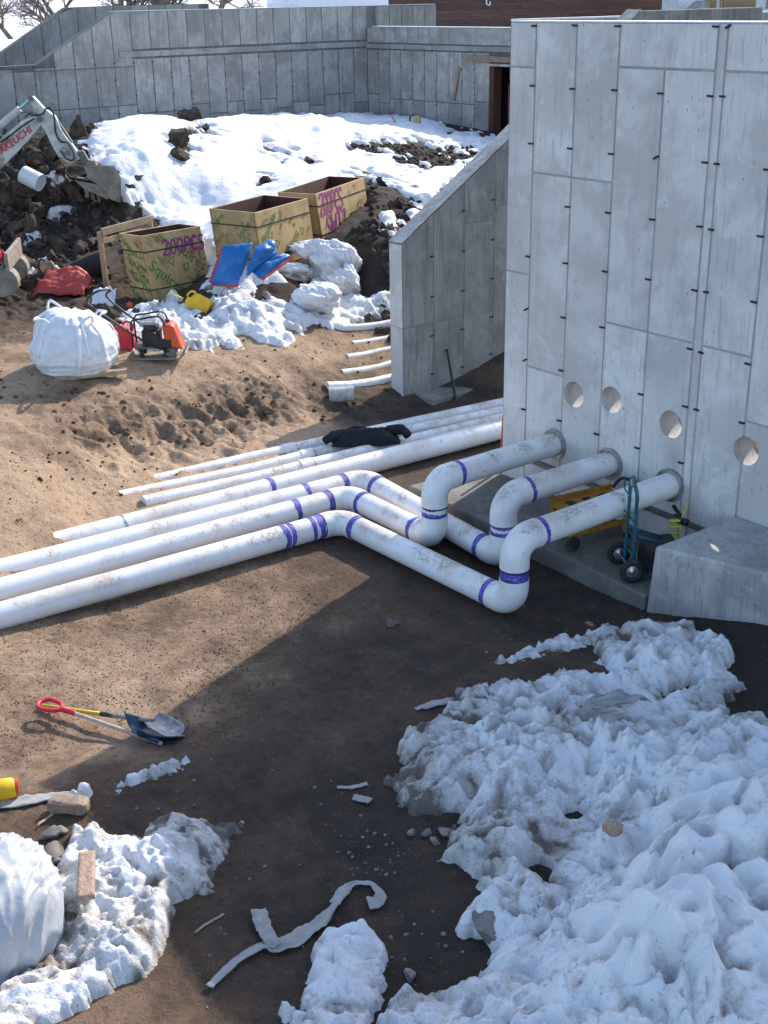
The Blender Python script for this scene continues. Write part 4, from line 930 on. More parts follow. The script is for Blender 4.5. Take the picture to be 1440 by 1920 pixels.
# coiled air hose by the right-hand pipe
hb = np.array([-7.64, 9.72, .23]); pth = [hb + np.array([.06 * math.cos(a), .06 * math.sin(a), .02 + .40 * a / (2 * PI * 6)]) for a in np.linspace(0, 2 * PI * 6, 130)]
ch = thing('coiled_hose', hb, 'yellow coiled air hose hanging beside the right-hand pipe collar', 'hose')
obj('coil', MB().tube(pth + [hb + np.array([.02, .1, .48]), hb + np.array([-.02, .2, .56])], .009, 8), MT['yellowhose'], ch, True)
obj('valve', MB().tube([hb + np.array([-.16, .14, .47]), hb + np.array([.12, .0, .40])], .022, 10).box(hb + np.array([.10, .01, .41]), (.08, .05, .06)), MT['black'], ch, True)
obj('hose_end', MB().tube([hb + np.array([.10, .05, .0]), hb + np.array([.16, .1, .10]), hb + np.array([.06, .1, .14])], .02, 8), MT['teal'], ch, True)
obj('steel_angle', MB().beam((-10.1, 9.96, .56), (-7.4, 9.96, .50), .05, .05), MT['excgrey'], None, label='dark steel angle running along the wall below the collars', cat='steel bar')
# stake, lid, digging bar at the wing wall
obj('marker_stake', MB().beam((-10.72, 10.05, .0), (-10.70, 10.08, .95), .035, .02), MT['orangered'], None, label='thin orange stake standing at the left end of the main wall', cat='stake')
dl = MB().lathe((-10.80, 9.85, .15), [(.02, 0), (.12, .0), (.13, .02), (.13, .05), (.10, .055), (.02, .06)], 28, (.55, -.6, .58)); obj('steel_disc', dl, MT['steel'], None, 40, label='grey round cap leaning by the foot of the main wall', cat='disc')
p0 = atX(855, 752, -13.85); p1 = atX(838, 655, -14.32); obj('digging_bar', MB().tube([p0, p0 * .85 + p1 * .15, p1], [.035, .022, .022], 10), MT['black'], None, 40, label='dark digging bar leaning against the wing wall', cat='digging bar')
# black jacket thrown over the pipes
jc = at(685, 812, .3); jmb = MB(); ju = np.array([.55, .83, 0]); jv = np.array([-.83, .55, 0])
def jfn(u, v):
    a = u * 2 - 1; b = v * 2 - 1; out = 1 - .25 * abs(a) ** 3 + .15 * float(pn(u * 5, v * 4, 6)); x = a * .47 * (1 + .1 * float(pn(v * 4, 1, 2))); y = b * .22 * out
    e = max(0, 1 - max(abs(a), abs(b)) ** 3); z = .03 + .14 * e + .05 * float(fbm(u * 4, v * 5, 3, 12)) * e - .05 * (1 - e)
    return jc + ju * x + jv * y + np.array([0, 0, z - .10])
jmb.grid(jfn, 34, 22); jk = thing('jacket', jc * [1, 1, 0], 'crumpled black jacket thrown over the small white pipes', 'jacket')
obj('body', jmb, MT['blackcloth'], jk, True)
obj('sleeve', MB().tube(smooth_path([jc + ju * .3 + jv * .05, jc + ju * .5 + jv * .03 + [0, 0, .02], jc + ju * .58 - jv * .06 + [0, 0, -.04]], 5), [.075] * 6 + [.06] * 5, 12), MT['blackcloth'], jk, True)
obj('sleeve', MB().tube(smooth_path([jc - ju * .28, jc - ju * .46 - jv * .1 + [0, 0, .0], jc - ju * .56 - jv * .08 + [0, 0, -.06]], 5), [.075] * 6 + [.055] * 5, 12), MT['blackcloth'], jk, True)
# ------------------------------------------------------------------ excavator and spoil heap
UP = np.array([0, 0, 1.])
ebp = at(190, 380, 2.2); en = np.array([-.86, .51, 0]); en /= np.linalg.norm(en); eside = np.array([en[1], -en[0], 0])
def E(px, py, off=0.): return atP(px, py, ebp + en * off, en)
def z1(x, y): return x / 3.0, y / 3.0
def slabE(pp, th, off=0.): return [tuple(E(*z1(x, y), off - th / 2)) for x, y in pp], en * th
ex = thing('excavator', E(-250, 520) * [1, 1, 0] + [0, 0, 1.2], 'white mini excavator with its arm reaching over the spoil heap at left', 'excavator')
def slab(name, pp, th, mat, off=0., parent=ex, bev=.012):
    pl, v = slabE(pp, th, off); return obj(name, MB().prism(pl, v), mat, parent, bevel=bev)
boom = slab('boom', [(-900, 1500), (-780, 1480), (-330, 1170), (-40, 975), (0, 955), (150, 800), (245, 690), (225, 655), (190, 650), (150, 680), (0, 820), (-60, 860), (-420, 1010), (-840, 1330)], .22, MT['exc'])
slab('boom_rib', [(-40, 850), (120, 712), (190, 668), (178, 662), (110, 690), (-60, 832)], .27, MT['exc'], parent=boom)
arm = slab('arm', [(160, 548), (185, 542), (250, 612), (310, 655), (352, 745), (395, 800), (432, 850), (440, 905), (400, 925), (330, 885), (292, 820), (250, 730), (200, 662), (182, 600)], .19, MT['exc'])
slab('arm_side', [(240, 620), (300, 660), (400, 820), (420, 880), (380, 900), (330, 850), (262, 720)], .215, MT['exc'], parent=arm)
obj('pin', MB().tube([E(*z1(222, 672), -.17), E(*z1(222, 672), .17)], .055, 16).tube([E(*z1(172, 556), -.13), E(*z1(172, 556), .13)], .05, 16).tube([E(*z1(380, 860), -.14), E(*z1(380, 860), .14)], .05, 16), MT['excgrey'], ex, 40)
cy = obj('arm_cylinder', MB().tube([E(*z1(-330, 980)), E(*z1(110, 612))], .062, 18), MT['exc'], ex, 40)
obj('rod', MB().tube([E(*z1(100, 620)), E(*z1(168, 560))], .028, 12), MT['rod'], cy, 40)
cy2 = obj('bucket_cylinder', MB().tube([E(*z1(318, 682), .0), E(*z1(400, 805), .0)], .045, 14), MT['excgrey'], ex, 40)
obj('rod', MB().tube([E(*z1(395, 800)), E(*z1(452, 872))], .024, 12), MT['rod'], cy2, 40)
for pp, r_ in (([(250, 615), (285, 612), (305, 660), (312, 740), (335, 790), (365, 802)], .016), ([(345, 800), (375, 800), (400, 830), (418, 880), (405, 902), (370, 890), (345, 850)], .014), ([(140, 660), (165, 640), (190, 648), (240, 640), (260, 610), (285, 605)], .014), ([(0, 800), (60, 760), (130, 705), (190, 668)], .014)):
    obj('hydraulic_hose', MB().tube(smooth_path([E(*z1(x, y), -.14) for x, y in pp], 5), r_, 8), MT['rubber'], ex, True)
lk = slab('bucket_link', [(432, 850), (470, 850), (500, 905), (535, 910), (530, 950), (490, 955), (455, 925)], .12, MT['excgrey'])
# bucket: two side plates, curved shell, teeth
bpoly = [(400, 925), (440, 905), (520, 905), (600, 930), (650, 945), (676, 1000), (676, 1140), (640, 1120), (595, 1065), (560, 1030), (470, 1035), (410, 990)]
bk_ = slab('bucket', [(470, 940), (540, 935), (640, 938), (674, 1000), (676, 1140), (625, 1125), (590, 1080), (560, 1045), (500, 1010)], .02, MT['mudsteel'], -.30)
slab('side_plate', [(470, 940), (540, 935), (640, 938), (674, 1000), (676, 1140), (625, 1125), (590, 1080), (560, 1045), (500, 1010)], .02, MT['mudsteel'], .30, parent=bk_, bev=0)
sh = [(676, 1140), (674, 1000), (640, 938), (540, 935), (470, 940), (430, 930), (385, 935), (370, 960), (400, 990), (500, 1010)]
mb = MB(); k = len(sh)
for off in (-.295, .295): mb.v += [tuple(E(*z1(x, y), off)) for x, y in sh]
mb.f += [(i, i + 1, k + i + 1, k + i) for i in range(k - 1)]
o = obj('shell', mb, MT['mudsteel'], bk_, 40); md = o.modifiers.new('thick', 'SOLIDIFY'); md.thickness = .02
slab('cutting_plate', [(420, 1015), (560, 1040), (640, 1115), (600, 1120), (470, 1060)], .56, MT['mudsteel'], 0, bk_, 0)
for q in range(5):
    of = -.24 + .12 * q
    slab('tooth', [(470 + 34 * q, 1055 + 14 * q), (495 + 34 * q, 1060 + 14 * q), (500 + 33 * q, 1110 + 14 * q), (485 + 33 * q, 1112 + 14 * q)], .05, MT['excgrey'], of, bk_, 0)
slab('bucket_bracket', [(470, 940), (500, 900), (535, 905), (545, 938)], .24, MT['mudsteel'])
tt = E(*z1(72, 800), -.125); bd_ = E(*z1(130, 760), -.125) - E(*z1(15, 845), -.125); bd_ /= np.linalg.norm(bd_); bu = np.cross(-en, bd_); bu /= np.linalg.norm(bu); bu = bu if bu[2] > 0 else -bu
put_text('TAKEUCHI', .175, tt, bd_, bu, MT['redprint'], ex, shear=.2, bold=.004)
# undercarriage and house stand mostly left of the frame
tc = at(8, 560, 1.25)
for off in (0., 1.15):
    mb = MB(); pts_ = []
    for a in np.linspace(-PI / 2, PI / 2, 9): pts_.append((.02 + .24 * math.cos(a), .26 + .24 * math.sin(a)))
    for a in np.linspace(PI / 2, 3 * PI / 2, 9): pts_.append((-1.5 + .24 * math.cos(a), .26 + .24 * math.sin(a)))
    pl = [tuple(tc + eside * x + UP * z + en * off) for x, z in pts_]
    tr = obj('track', MB().prism(pl, en * .30), MT['mudsteel'], ex, bevel=.02)
    for i in range(0, 22): 
        c = tc + eside * (-1.45 + .07 * i) + UP * .505 + en * (off + .15); obj('track_pad', MB().box(c, (.05, .31, .03), ax=(eside, en, UP)), MT['excgrey'], tr)
obj('dozer_blade', MB().box(tc + eside * .14 + UP * .62 + en * .6, (.06, 1.5, .30), ax=(eside, en, UP)).box(tc + eside * -.25 + UP * .58 + en * .6, (.8, .12, .1), ax=(eside, en, UP)), MT['mudsteel'], ex, bevel=.01)
obj('blade_ram', MB().tube([tc + eside * -.5 + UP * .55 + en * .5, tc + eside * .0 + UP * .68 + en * .5], .045, 12).box(tc + eside * -.06 + UP * .64 + en * .3, (.10, .16, .16), ax=(eside, en, UP)), MT['redprint'], ex)
obj('house', MB().box(tc + eside * -1.3 + UP * .95 + en * .7, (1.5, 1.3, .7), ax=(eside, en, UP)), MT['exc'], ex, bevel=.08, seg=3)
cb = obj('cab', MB().box(tc + eside * -1.2 + UP * 1.95 + en * .35, (1.1, .8, 1.3), ax=(eside, en, UP)), MT['exc'], ex, bevel=.06, seg=3)
obj('cab_window', MB().box(tc + eside * -1.2 + UP * 2.05 + en * -.04, (.85, .04, .85), ax=(eside, en, UP)), MT['glass'], cb)

# clods
def clod_mesh(seed, sub=2, sq=(1, 1, .75), amp=.28, cuts=(.3, .72)):
    bm = bmesh.new(); bmesh.ops.create_icosphere(bm, subdivisions=sub, radius=1.0)
    r_ = random.Random(seed); pl = [(Vector((r_.uniform(-1, 1), r_.uniform(-1, 1), r_.uniform(-1, 1))).normalized(), r_.uniform(*cuts)) for _ in range(13)]
    co = np.array([v.co[:] for v in bm.verts]); nz = 1 + amp * fbm(co[:, 0] * 1.7 + co[:, 2] * 1.3 + seed, co[:, 1] * 1.7 - co[:, 2], 3, seed)
    for v, k in zip(bm.verts, nz):
        for n_, d in pl:
            e = v.co.dot(n_) - d
            if e > 0: v.co -= n_ * e * .92
        v.co *= float(k) * 1.3; v.co = Vector((v.co.x * sq[0], v.co.y * sq[1], v.co.z * sq[2]))
    me = bpy.data.meshes.new('clod'); bm.to_mesh(me); bm.free(); return me
CLOD = []
for s_ in range(7):
    me = clod_mesh(s_, 3); me.shade_smooth(); me.set_sharp_from_angle(angle=.6); me.materials.append(MT['clod']); CLOD.append(me)
STONE = []
for s_ in range(5):
    me = clod_mesh(40 + s_, 2, (1, .8, .65), .22, (.42, .78)); me.materials.append(MT['stone']); me.shade_smooth(); me.set_sharp_from_angle(angle=.7); STONE.append(me)
hp = at(130, 420, 2.0); hp[2] = gz(hp[0], hp[1])
heap = bpy.data.objects.new('spoil_heap', None); COL.objects.link(heap); heap.location = hp; BASE[heap.name] = hp; finish(heap, 'heap of dark frozen earth clods under the excavator bucket', 'spoil heap')
HPOLY = [(-60, 300), (20, 270), (80, 275), (150, 300), (200, 350), (240, 355), (300, 405), (300, 430), (230, 425), (190, 470), (150, 520), (60, 540), (-60, 540)]
def in_poly(x, y, pl): return poly_sd(np.array([float(x)]), np.array([float(y)]), pl)[0] > 0
cnt = 0
while cnt < 260:
    x, y = random.uniform(-60, 300), random.uniform(270, 540)
    if not in_poly(x, y, HPOLY): continue
    p = onground(x, y); s_ = .07 + .20 * random.random() ** 2.2
    if x > 180: s_ *= .75
    o = bpy.data.objects.new('clod', random.choice(CLOD)); COL.objects.link(o); o.parent = heap
    o.location = Vector(p - hp + np.array([0, 0, s_ * .25])); o.scale = (s_ * random.uniform(.8, 1.3), s_ * random.uniform(.8, 1.2), s_ * random.uniform(.8, 1.2)); o.rotation_euler = (random.uniform(0, 6), random.uniform(0, 6), random.uniform(0, 6)); cnt += 1
# scattered single clods and stones that stand out in the photo
def lone(name, mesh, px, py, s_, label, cat, group=None, dz=.2, flat=1.0, p=None):
    p = onground(px, py) if p is None else p; o = bpy.data.objects.new(name, mesh); COL.objects.link(o)
    o.location = (p[0], p[1], p[2] + s_ * dz); o.scale = (s_, s_ * random.uniform(.8, 1.1), s_ * flat); o.rotation_euler = (random.uniform(-.3, .3), random.uniform(-.3, .3), random.uniform(0, 6)); return finish(o, label, cat, group)
for x, y, s_ in ((332, 275, .26), (338, 295, .26), (350, 262, .16), (366, 244, .34), (352, 246, .28), (385, 252, .14), (310, 234, .14), (580, 309, .14), (498, 345, .14), (282, 352, .10), (190, 250, .22), (175, 262, .18)):
    lone('earth_clod', random.choice(CLOD), x, y, s_, 'dark earth clod sticking out of the snow mound', 'clod', 'clods on the snow mound', .5)
for x, y, s_ in ((575, 572, .09), (690, 602, .13), (715, 580, .13), (205, 600, .2), (250, 595, .14), (355, 605, .12), (385, 612, .16), (300, 618, .16), (690, 570, .12), (725, 565, .16), (240, 625, .1)):
    lone('earth_clod', random.choice(CLOD), x, y, s_, 'dark earth clod in the rumpled snow band', 'clod', 'clods in the snow band', .4)
for x, y, s_ in ((430, 552, .10), (455, 548, .09), (395, 545, .12), (470, 555, .08), (415, 560, .08), (500, 560, .1)):
    lone('rubble_stone', random.choice(STONE), x, y, s_, 'grey stone on the dirt below the blue tarpaulins', 'stone', 'stones below the blue tarpaulins', .3)
# dark cut bank beside the snow: real clods over its face
cbp = at(700, 480, 1.5); cbank = thing('earth_bank', (cbp[0], cbp[1], 1.0), 'dark raw earth bank cut between the third box and the wing wall', 'earth bank')
cnt = 0
BPOLY = [(690, 335), (740, 350), (790, 385), (760, 430), (742, 470), (742, 560), (690, 570), (660, 520), (690, 450), (690, 400)]
while cnt < 130:
    x, y = random.uniform(640, 790), random.uniform(330, 575)
    if not in_poly(x, y, BPOLY): continue
    p = onground(x, y); s_ = .04 + .11 * random.random() ** 2
    o = bpy.data.objects.new('clod', random.choice(CLOD)); COL.objects.link(o); o.parent = cbank
    o.location = Vector(p - BASE[cbank.name] + np.array([0, 0, s_ * .1])); o.scale = (s_, s_, s_ * .8); o.rotation_euler = (random.uniform(0, 6), random.uniform(0, 6), 0); cnt += 1
# dirty snow boulder beside the boxes
def blob(c, rx, ry, rz, seed, amp=.25, nu=56, nv=30, rot=0., pw=2.4, fr=1.4, floor=None):
    mb = MB(); ca, sa = math.cos(rot), math.sin(rot)
    A = np.linspace(0, 2 * PI, nu, endpoint=False)[:, None] * np.ones((1, nv)); B = np.linspace(-PI / 2, PI / 2, nv)[None, :] * np.ones((nu, 1))
    sg = lambda v: np.sign(v) * np.abs(v) ** (2 / pw)
    x = sg(np.cos(B)) * sg(np.cos(A)); y = sg(np.cos(B)) * sg(np.sin(A)); z = sg(np.sin(B))
    q = 1 + amp * (rnd(pn(x * fr + seed + z * 1.3, y * fr + z * .9 * fr, seed), .1) + .5 * rnd(pn(x * fr * 2.3 + z * 2, y * fr * 2.3 - z * 1.7, seed + 1), .1) + .22 * fbm(x * fr * 5 + z * 3, y * fr * 5 - z * 4, 2, seed + 2) - .5) * 1.1 + amp * .5 * fbm(x * fr * .8 + z, y * fr * .8 - z, 2, seed + 3)
    x, y, z = x * q * rx, y * q * ry, z * q * rz
    X = c[0] + x * ca - y * sa; Y = c[1] + x * sa + y * ca; Z = c[2] + z
    if floor is not None: Z = np.maximum(Z, floor)
    for i in range(nu):
        for j in range(nv): mb.v.append((X[i, j], Y[i, j], Z[i, j]))
    for i in range(nu):
        for j in range(nv - 1): i2 = (i + 1) % nu; mb.f.append((i * nv + j, i2 * nv + j, i2 * nv + j + 1, i * nv + j + 1))
    return mb
sbm = snow_mat('dirty_snow', (.17, .13, .10))
def snow_blob(name, c, r3, seed, d0, label, amp=.3, rot=0, pw=2.2, fr=1.3):
    mb = blob(c, *r3, seed, amp, 80, 44, rot, pw, fr); V = np.array(mb.v); dirt = d0 + .6 * fbm(V[:, 0] * 1.6, V[:, 1] * 1.6 + V[:, 2] * 2.0, 4, seed) - .8 * sstep(c[2] + r3[2] * .25, c[2] + r3[2] * .75, V[:, 2])
    me = raw_mesh(name, V, np.array(mb.f), sbm, {'dirt': dirt}); o = bpy.data.objects.new(name, me); COL.objects.link(o); return finish(o, label, 'snow')
for nm, px, py, z, r3, sd_, d0, lab in (('snow_boulder', 625, 505, 1.42, (.44, .38, .44), 5, .62, 'big dirty boulder of hard snow right of the blue tarpaulins'), ('snow_boulder', 588, 466, 1.76, (.38, .22, .15), 9, -.1, 'smooth white snow cushion on top of the dirty snow boulder'),
        ('snow_boulder', 592, 558, 1.2, (.40, .34, .24), 11, -.1, 'white snow hump in front of the dirty snow boulder'), ('snow_boulder', 645, 535, 1.22, (.26, .24, .30), 15, .4, 'grey snow chunk at the right foot of the dirty snow boulder'), ('snow_boulder', 700, 452, 1.74, (.36, .18, .07), 19, .1, 'thin snow cushion in front of the sprayed box'),
        ('snow_boulder', 548, 512, 1.42, (.36, .24, .18), 17, .6, 'brownish dirty snow heap under the red-edged blue tarpaulin')):
    p = at(px, py, z); snow_blob(nm, p, r3, sd_, d0, lab, rot=.9)

# ------------------------------------------------------------------ boxes (board forms wrapped in printed paper)
def form_box(name, tm, tr_, tl_, ztop, h, lean, label, corner_extra=0.):
    T = at(*tm, ztop); U = at(*tr_, ztop) - T; V = at(*tl_, ztop) - T; D = np.array([lean[0], lean[1], -h]); un = U / np.linalg.norm(U); V = V - un * np.dot(V, un) * .8
    vn = V / np.linalg.norm(V); t = thing(name, T + D, label, 'box', 'wrapped form boxes'); th = .03
    nU = np.cross(U, -D); nU /= np.linalg.norm(nU); nU = nU if np.dot(nU, CAM - T) > 0 else -nU
    nV = np.cross(V, -D); nV /= np.linalg.norm(nV); nV = nV if np.dot(nV, CAM - T) > 0 else -nV
    for q, (a, b, inw) in enumerate(((T, T + U, vn), (T, T + V, un), (T + V, T + V + U, -vn), (T + U, T + U + V, -un))):
        a = np.array(a); b = np.array(b)
        if q in (1, 3): a = a + vn * th; b = b - vn * th
        drop = np.array([0, 0, -corner_extra]) if q in (0, 1) else np.zeros(3)
        obj('side_board', MB().hexa([a + D, b + D, b + D + inw * th, a + D + inw * th, a + drop, b + drop, b + inw * th + drop, a + inw * th + drop]), MT['ply'], t, bevel=.004)
        a2, b2 = a + inw * (th + .001) + un * 0, b + inw * (th + .001)
        obj('inner_lining', MB().hexa([a2 + D, b2 + D, b2 + D + inw * .008, a2 + D + inw * .008, a2 - UP * .004 + drop, b2 - UP * .004 + drop, b2 + inw * .008 - UP * .004 + drop, a2 + inw * .008 - UP * .004 + drop]), MT['plyin'], t)
    obj('bottom_board', MB().hexa([T + D, T + U + D, T + U + V + D, T + V + D, T + D + UP * .03, T + U + D + UP * .03, T + U + V + D + UP * .03, T + V + D + UP * .03]), MT['plyin'], t)
    for f in (.24, .80):
        p = T + D * f; e = .007; q = [p + nU * e + nV * e, p + U + nU * e - nV * e, p + U + V - nU * e - nV * e, p + V - nU * e + nV * e]
        for i in range(4): obj('strapping_band', MB().beam(q[i], q[(i + 1) % 4], .008, .02), MT['strap'], t)
    return t, T, U, V, D, nU, nV
def face_clip(T, A, D, k=.02):
    an = A / np.linalg.norm(A); dn = D / np.linalg.norm(D)
    # outward planes of the face parallelogram
    n1 = dn - an * np.dot(dn, an); n2 = an - dn * np.dot(an, dn)
    return [(T + D * (1 - k), n1), (T + D * k, -n1), (T + A * (1 - k), n2), (T + A * k, -n2)]
def prints(t, T, A, D, nrm, ang, items, size=.16):
    e1 = A / np.linalg.norm(A); e2 = -D / np.linalg.norm(D); n = nrm; o = n * .0045
    if np.dot(np.cross(e1, e2), n) < 0: e1 = -e1
    ca, sa = math.cos(ang), math.sin(ang); ux = e1 * ca + e2 * sa; uy = -e1 * sa + e2 * ca; cl = face_clip(T, A, D)
    for s_, u, v, sz in items:
        put_text(s_, sz, T + A * u + D * v + o, ux, uy, MT['green'], t, bold=.003, clip=cl)
    # fine brown lines of print between the words, and the triangle device
    W = np.linalg.norm(A); H = np.linalg.norm(D); mb = MB()
    for k in range(34):
        c = T + A * random.uniform(.05, .95) + D * random.uniform(.05, .95) + n * .0035; L = random.uniform(.05, .16)
        def inside(p):
            q = p - T; g = np.array([[A @ A, A @ D], [A @ D, D @ D]]); s2 = np.linalg.solve(g, [q @ A, q @ D]); return .02 < s2[0] < .98 and .02 < s2[1] < .98
        for r_ in range(3):
            a, b = c - ux * L / 2 + uy * (.022 * r_), c + ux * L / 2 + uy * (.022 * r_)
            if inside(a) and inside(b): mb.strip([a, b], .007, n, .0006)
    if mb.v: obj('fine_print', mb, MT['brownprint'], t, kind='stuff')
    mb = MB()
    for k in range(3):
        c = T + A * random.uniform(.15, .85) + D * random.uniform(.2, .85) + n * .004; tri = [c + (ux * x + uy * y) for x, y in ((-.07, -.05), (.07, -.05), (0, .08))]
        if all(inside(p) for p in tri):
            for i in range(3): mb.strip([tri[i], tri[(i + 1) % 3]], .014, n, .0006)
    if mb.v: obj('triangle_print', mb, MT['green'], t, kind='stuff')
STK = {'2': [[(0, .8), (.2, 1), (.5, .95), (.5, .7), (.05, .1), (.0, 0), (.6, .05)]], '0': [[(.3, 1), (.05, .7), (.1, .15), (.35, 0), (.55, .3), (.5, .8), (.3, 1)]], 'P': [[(.05, 0), (.1, 1)], [(.1, 1), (.5, .9), (.5, .55), (.1, .5)]],
       'C': [[(.55, .85), (.3, 1), (.05, .6), (.1, .15), (.35, 0), (.6, .15)]], 'S': [[(.55, .85), (.3, 1), (.08, .8), (.2, .55), (.5, .4), (.5, .1), (.2, 0), (.0, .12)]], 'W': [[(0, 1), (.1, .05), (.3, .6), (.45, .05), (.65, 1)]],
       'J': [[(.0, 1), (.6, 1)], [(.35, 1), (.35, .15), (.2, 0), (.0, .15)]], 'Z': [[(.05, .95), (.55, .95), (.05, .05), (.6, .05)]], 'T': [[(0, 1), (.6, .95)], [(.3, 1), (.28, 0)]], 'L': [[(.05, 1), (.05, .05), (.55, 0)]], 'F': [[(.05, 0), (.08, 1), (.5, 1)], [(.06, .55), (.4, .55)]], 'E': [[(.5, 1), (.05, .95), (.05, .0), (.5, 0)], [(.05, .5), (.4, .5)]], '.': [[(.1, .02), (.16, .04)]]}
def spray(t, s_, T, A, D, nrm, u0, v0, h, mat, wd=.028, slant=0., pitch=.72):
    e1 = A / np.linalg.norm(A); e2 = -D / np.linalg.norm(D); o = T + A * u0 + D * v0 + nrm * .007; mb = MB(); x = 0
    sgn = 1 if np.dot(np.cross(e1, e2), nrm) > 0 else -1; e1 = e1 * sgn
    for ch in s_:
        for st in STK.get(ch, []):
            mb.strip(smooth_path([o + e1 * (x + p[0] * h * .85 + p[1] * slant * h) + e2 * (p[1] * h) + nrm * random.uniform(0, .001) for p in st], 4), wd * random.uniform(.8, 1.2), nrm, .001)
        x += h * pitch
    return obj('spray_writing', mb, mat, t)
# box at left
b1, T, U, V, D, nU, nV = form_box('form_box', (264, 443), (375, 424), (201, 441), 2.2, 1.12, (.10, .10), 'wrapped board box at left with green print, leaning beside the pallet')
prints(b1, T, U, D, nU, -.75, [('Squires', .72, .38, .27), ('Squires', .28, .66, .27), ('Squires', .30, .05, .20), ('Squires', .95, .95, .24)])
prints(b1, T, V, D, nV, -.80, [('Squires', .45, .5, .2), ('Squires', .1, .8, .2), ('Squires', .85, .1, .2), ('Squires', .75, .9, .2)])
spray(b1, '200PCS', T, U, D, nU, .30, .33, .24, MT['spray'], .036, .1, .62)
spray(b1, 'FC', T, U, D, nU, .74, .50, .26, MT['sprayred'], .035, .05, .7)
# middle box
b2_, T, U, V, D, nU, nV = form_box('form_box', (478, 399), (577, 372), (415, 385), 2.50, 1.0, (.07, .07), 'wrapped board box in the middle with one side sagging open', .0)
prints(b2_, T, U, D, nU, .75, [('Squires', .55, .75, .26), ('Squires', .2, .3, .2)])
prints(b2_, T, V, D, nV, .75, [('Squires', .3, .3, .13), ('Squires', .6, .75, .13), ('Squires', .85, .2, .13)])
# right box with the spray-painted front
b3_, T, U, V, D, nU, nV = form_box('form_box', (592, 364), (682, 333), (530, 357), 2.54, .92, (.06, .10), 'board box at right with purple sprayed writing across its front')
prints(b3_, T, U, D, nU, .7, [('Squires', .75, .55, .12), ('Squires', .4, .75, .12), ('Squires', .25, .25, .12)])
spray(b3_, '200PCS', T, U, D, nU, .03, .42, .36, MT['spray'], .05, .12, .47)
spray(b3_, 'SWJZ', T, U, D, nU, .10, .88, .38, MT['spray'], .05, .12, .62)
# pallet on edge behind the left box
pl_ = thing('pallet', at(205, 540, 1.15), 'grey timber pallet standing on edge behind the left box', 'pallet'); pT = at(191, 435, 2.15); pU = at(285, 410, 2.15) - pT; pD = np.array([.02, .02, -1.0])
pn_ = np.cross(pU, pD); pn_ /= np.linalg.norm(pn_); pn_ = pn_ if np.dot(pn_, CAM - pT) > 0 else -pn_
obj('rail', MB().beam(pT, pT + pU, .05, .12), MT['lumber'], pl_)
for f in (0.0, .5, 1.0): obj('stringer', MB().beam(pT + pU * f - pn_ * .05, pT + pU * f + pD - pn_ * .05, .05, .09, pn_), MT['lumber'], pl_)
for f in (.18, .36, .54, .72, .92): obj('slat', MB().beam(pT + pD * f - pn_ * .1, pT + pU + pD * f - pn_ * .1, .02, .09), MT['lumber'], pl_)
# black corrugated roll
rc = at(178, 500, 1.38); ra = np.array([.75, .45, .35]); ra /= np.linalg.norm(ra); prf = [(.02, -.42)]
for i in range(44): prf.append((.24 + (.012 if i % 2 else 0) - .04 * abs(i / 43 - .5), -.42 + .84 * i / 43))
prf.append((.02, .42)); obj('sheeting_roll', MB().lathe(rc, prf, 28, ra), MT['rubber'], None, 40, label='black ribbed roll wedged between the pallet and the red tarpaulin', cat='roll')
# red tarpaulin bundle and crumpled grey sheet
rt = at(118, 540, 1.25)
def sheet(name, c, u, v, lu, lv, hgt, mat, label, cat, seed, nu=36, nv=26, edge=0., crease=.05, parent=None, th=.02, prof=None):
    u = np.array(u, float); v = np.array(v, float)
    def fn(a, b):
        x, y = a * 2 - 1, b * 2 - 1; e = max(0, 1 - abs(x) ** 4) * max(0, 1 - abs(y) ** 4)
        k = (billow(a * 2.3 + seed, b * 3.1, 3, seed) - .3) * crease * 2 + fbm(a * 2 + seed, b * 2, 2, seed + 1) * crease
        wob = 1 + .06 * float(pn(a * 3, b * 3, seed + 4))
        return np.array(c) + u * x * lu * wob + v * y * lv * wob + UP * (hgt * e * (prof(a, b) if prof else 1) + float(k))
    mb = MB().grid(fn, nu, nv); o = obj(name, mb, mat, parent, True, label=label, cat=cat); md = o.modifiers.new('thick', 'SOLIDIFY'); md.thickness = th; return o, fn
sheet('tarpaulin', rt, (.66, .73, .02), (-.73, .66, .12), .47, .34, .26, MT['redtarp'], 'faded red tarpaulin bundle lying behind the white bulk bag', 'tarpaulin', 3, prof=lambda a, b: .55 + .6 * b)
sheet('plastic_sheet', at(195, 560, 1.2), (.6, .78, 0), (-.5, .4, .6), .20, .20, .08, MT['bag'], 'crumpled grey-white plastic sheet stuffed against the left box', 'plastic sheet', 8, crease=.045)
sheet('plastic_sheet', at(413, 470, 1.72), (.5, .8, 0), (-.5, .3, .6), .28, .35, .08, MT['bag'], 'crumpled white plastic sheet between the left and middle boxes', 'plastic sheet', 18, crease=.05)
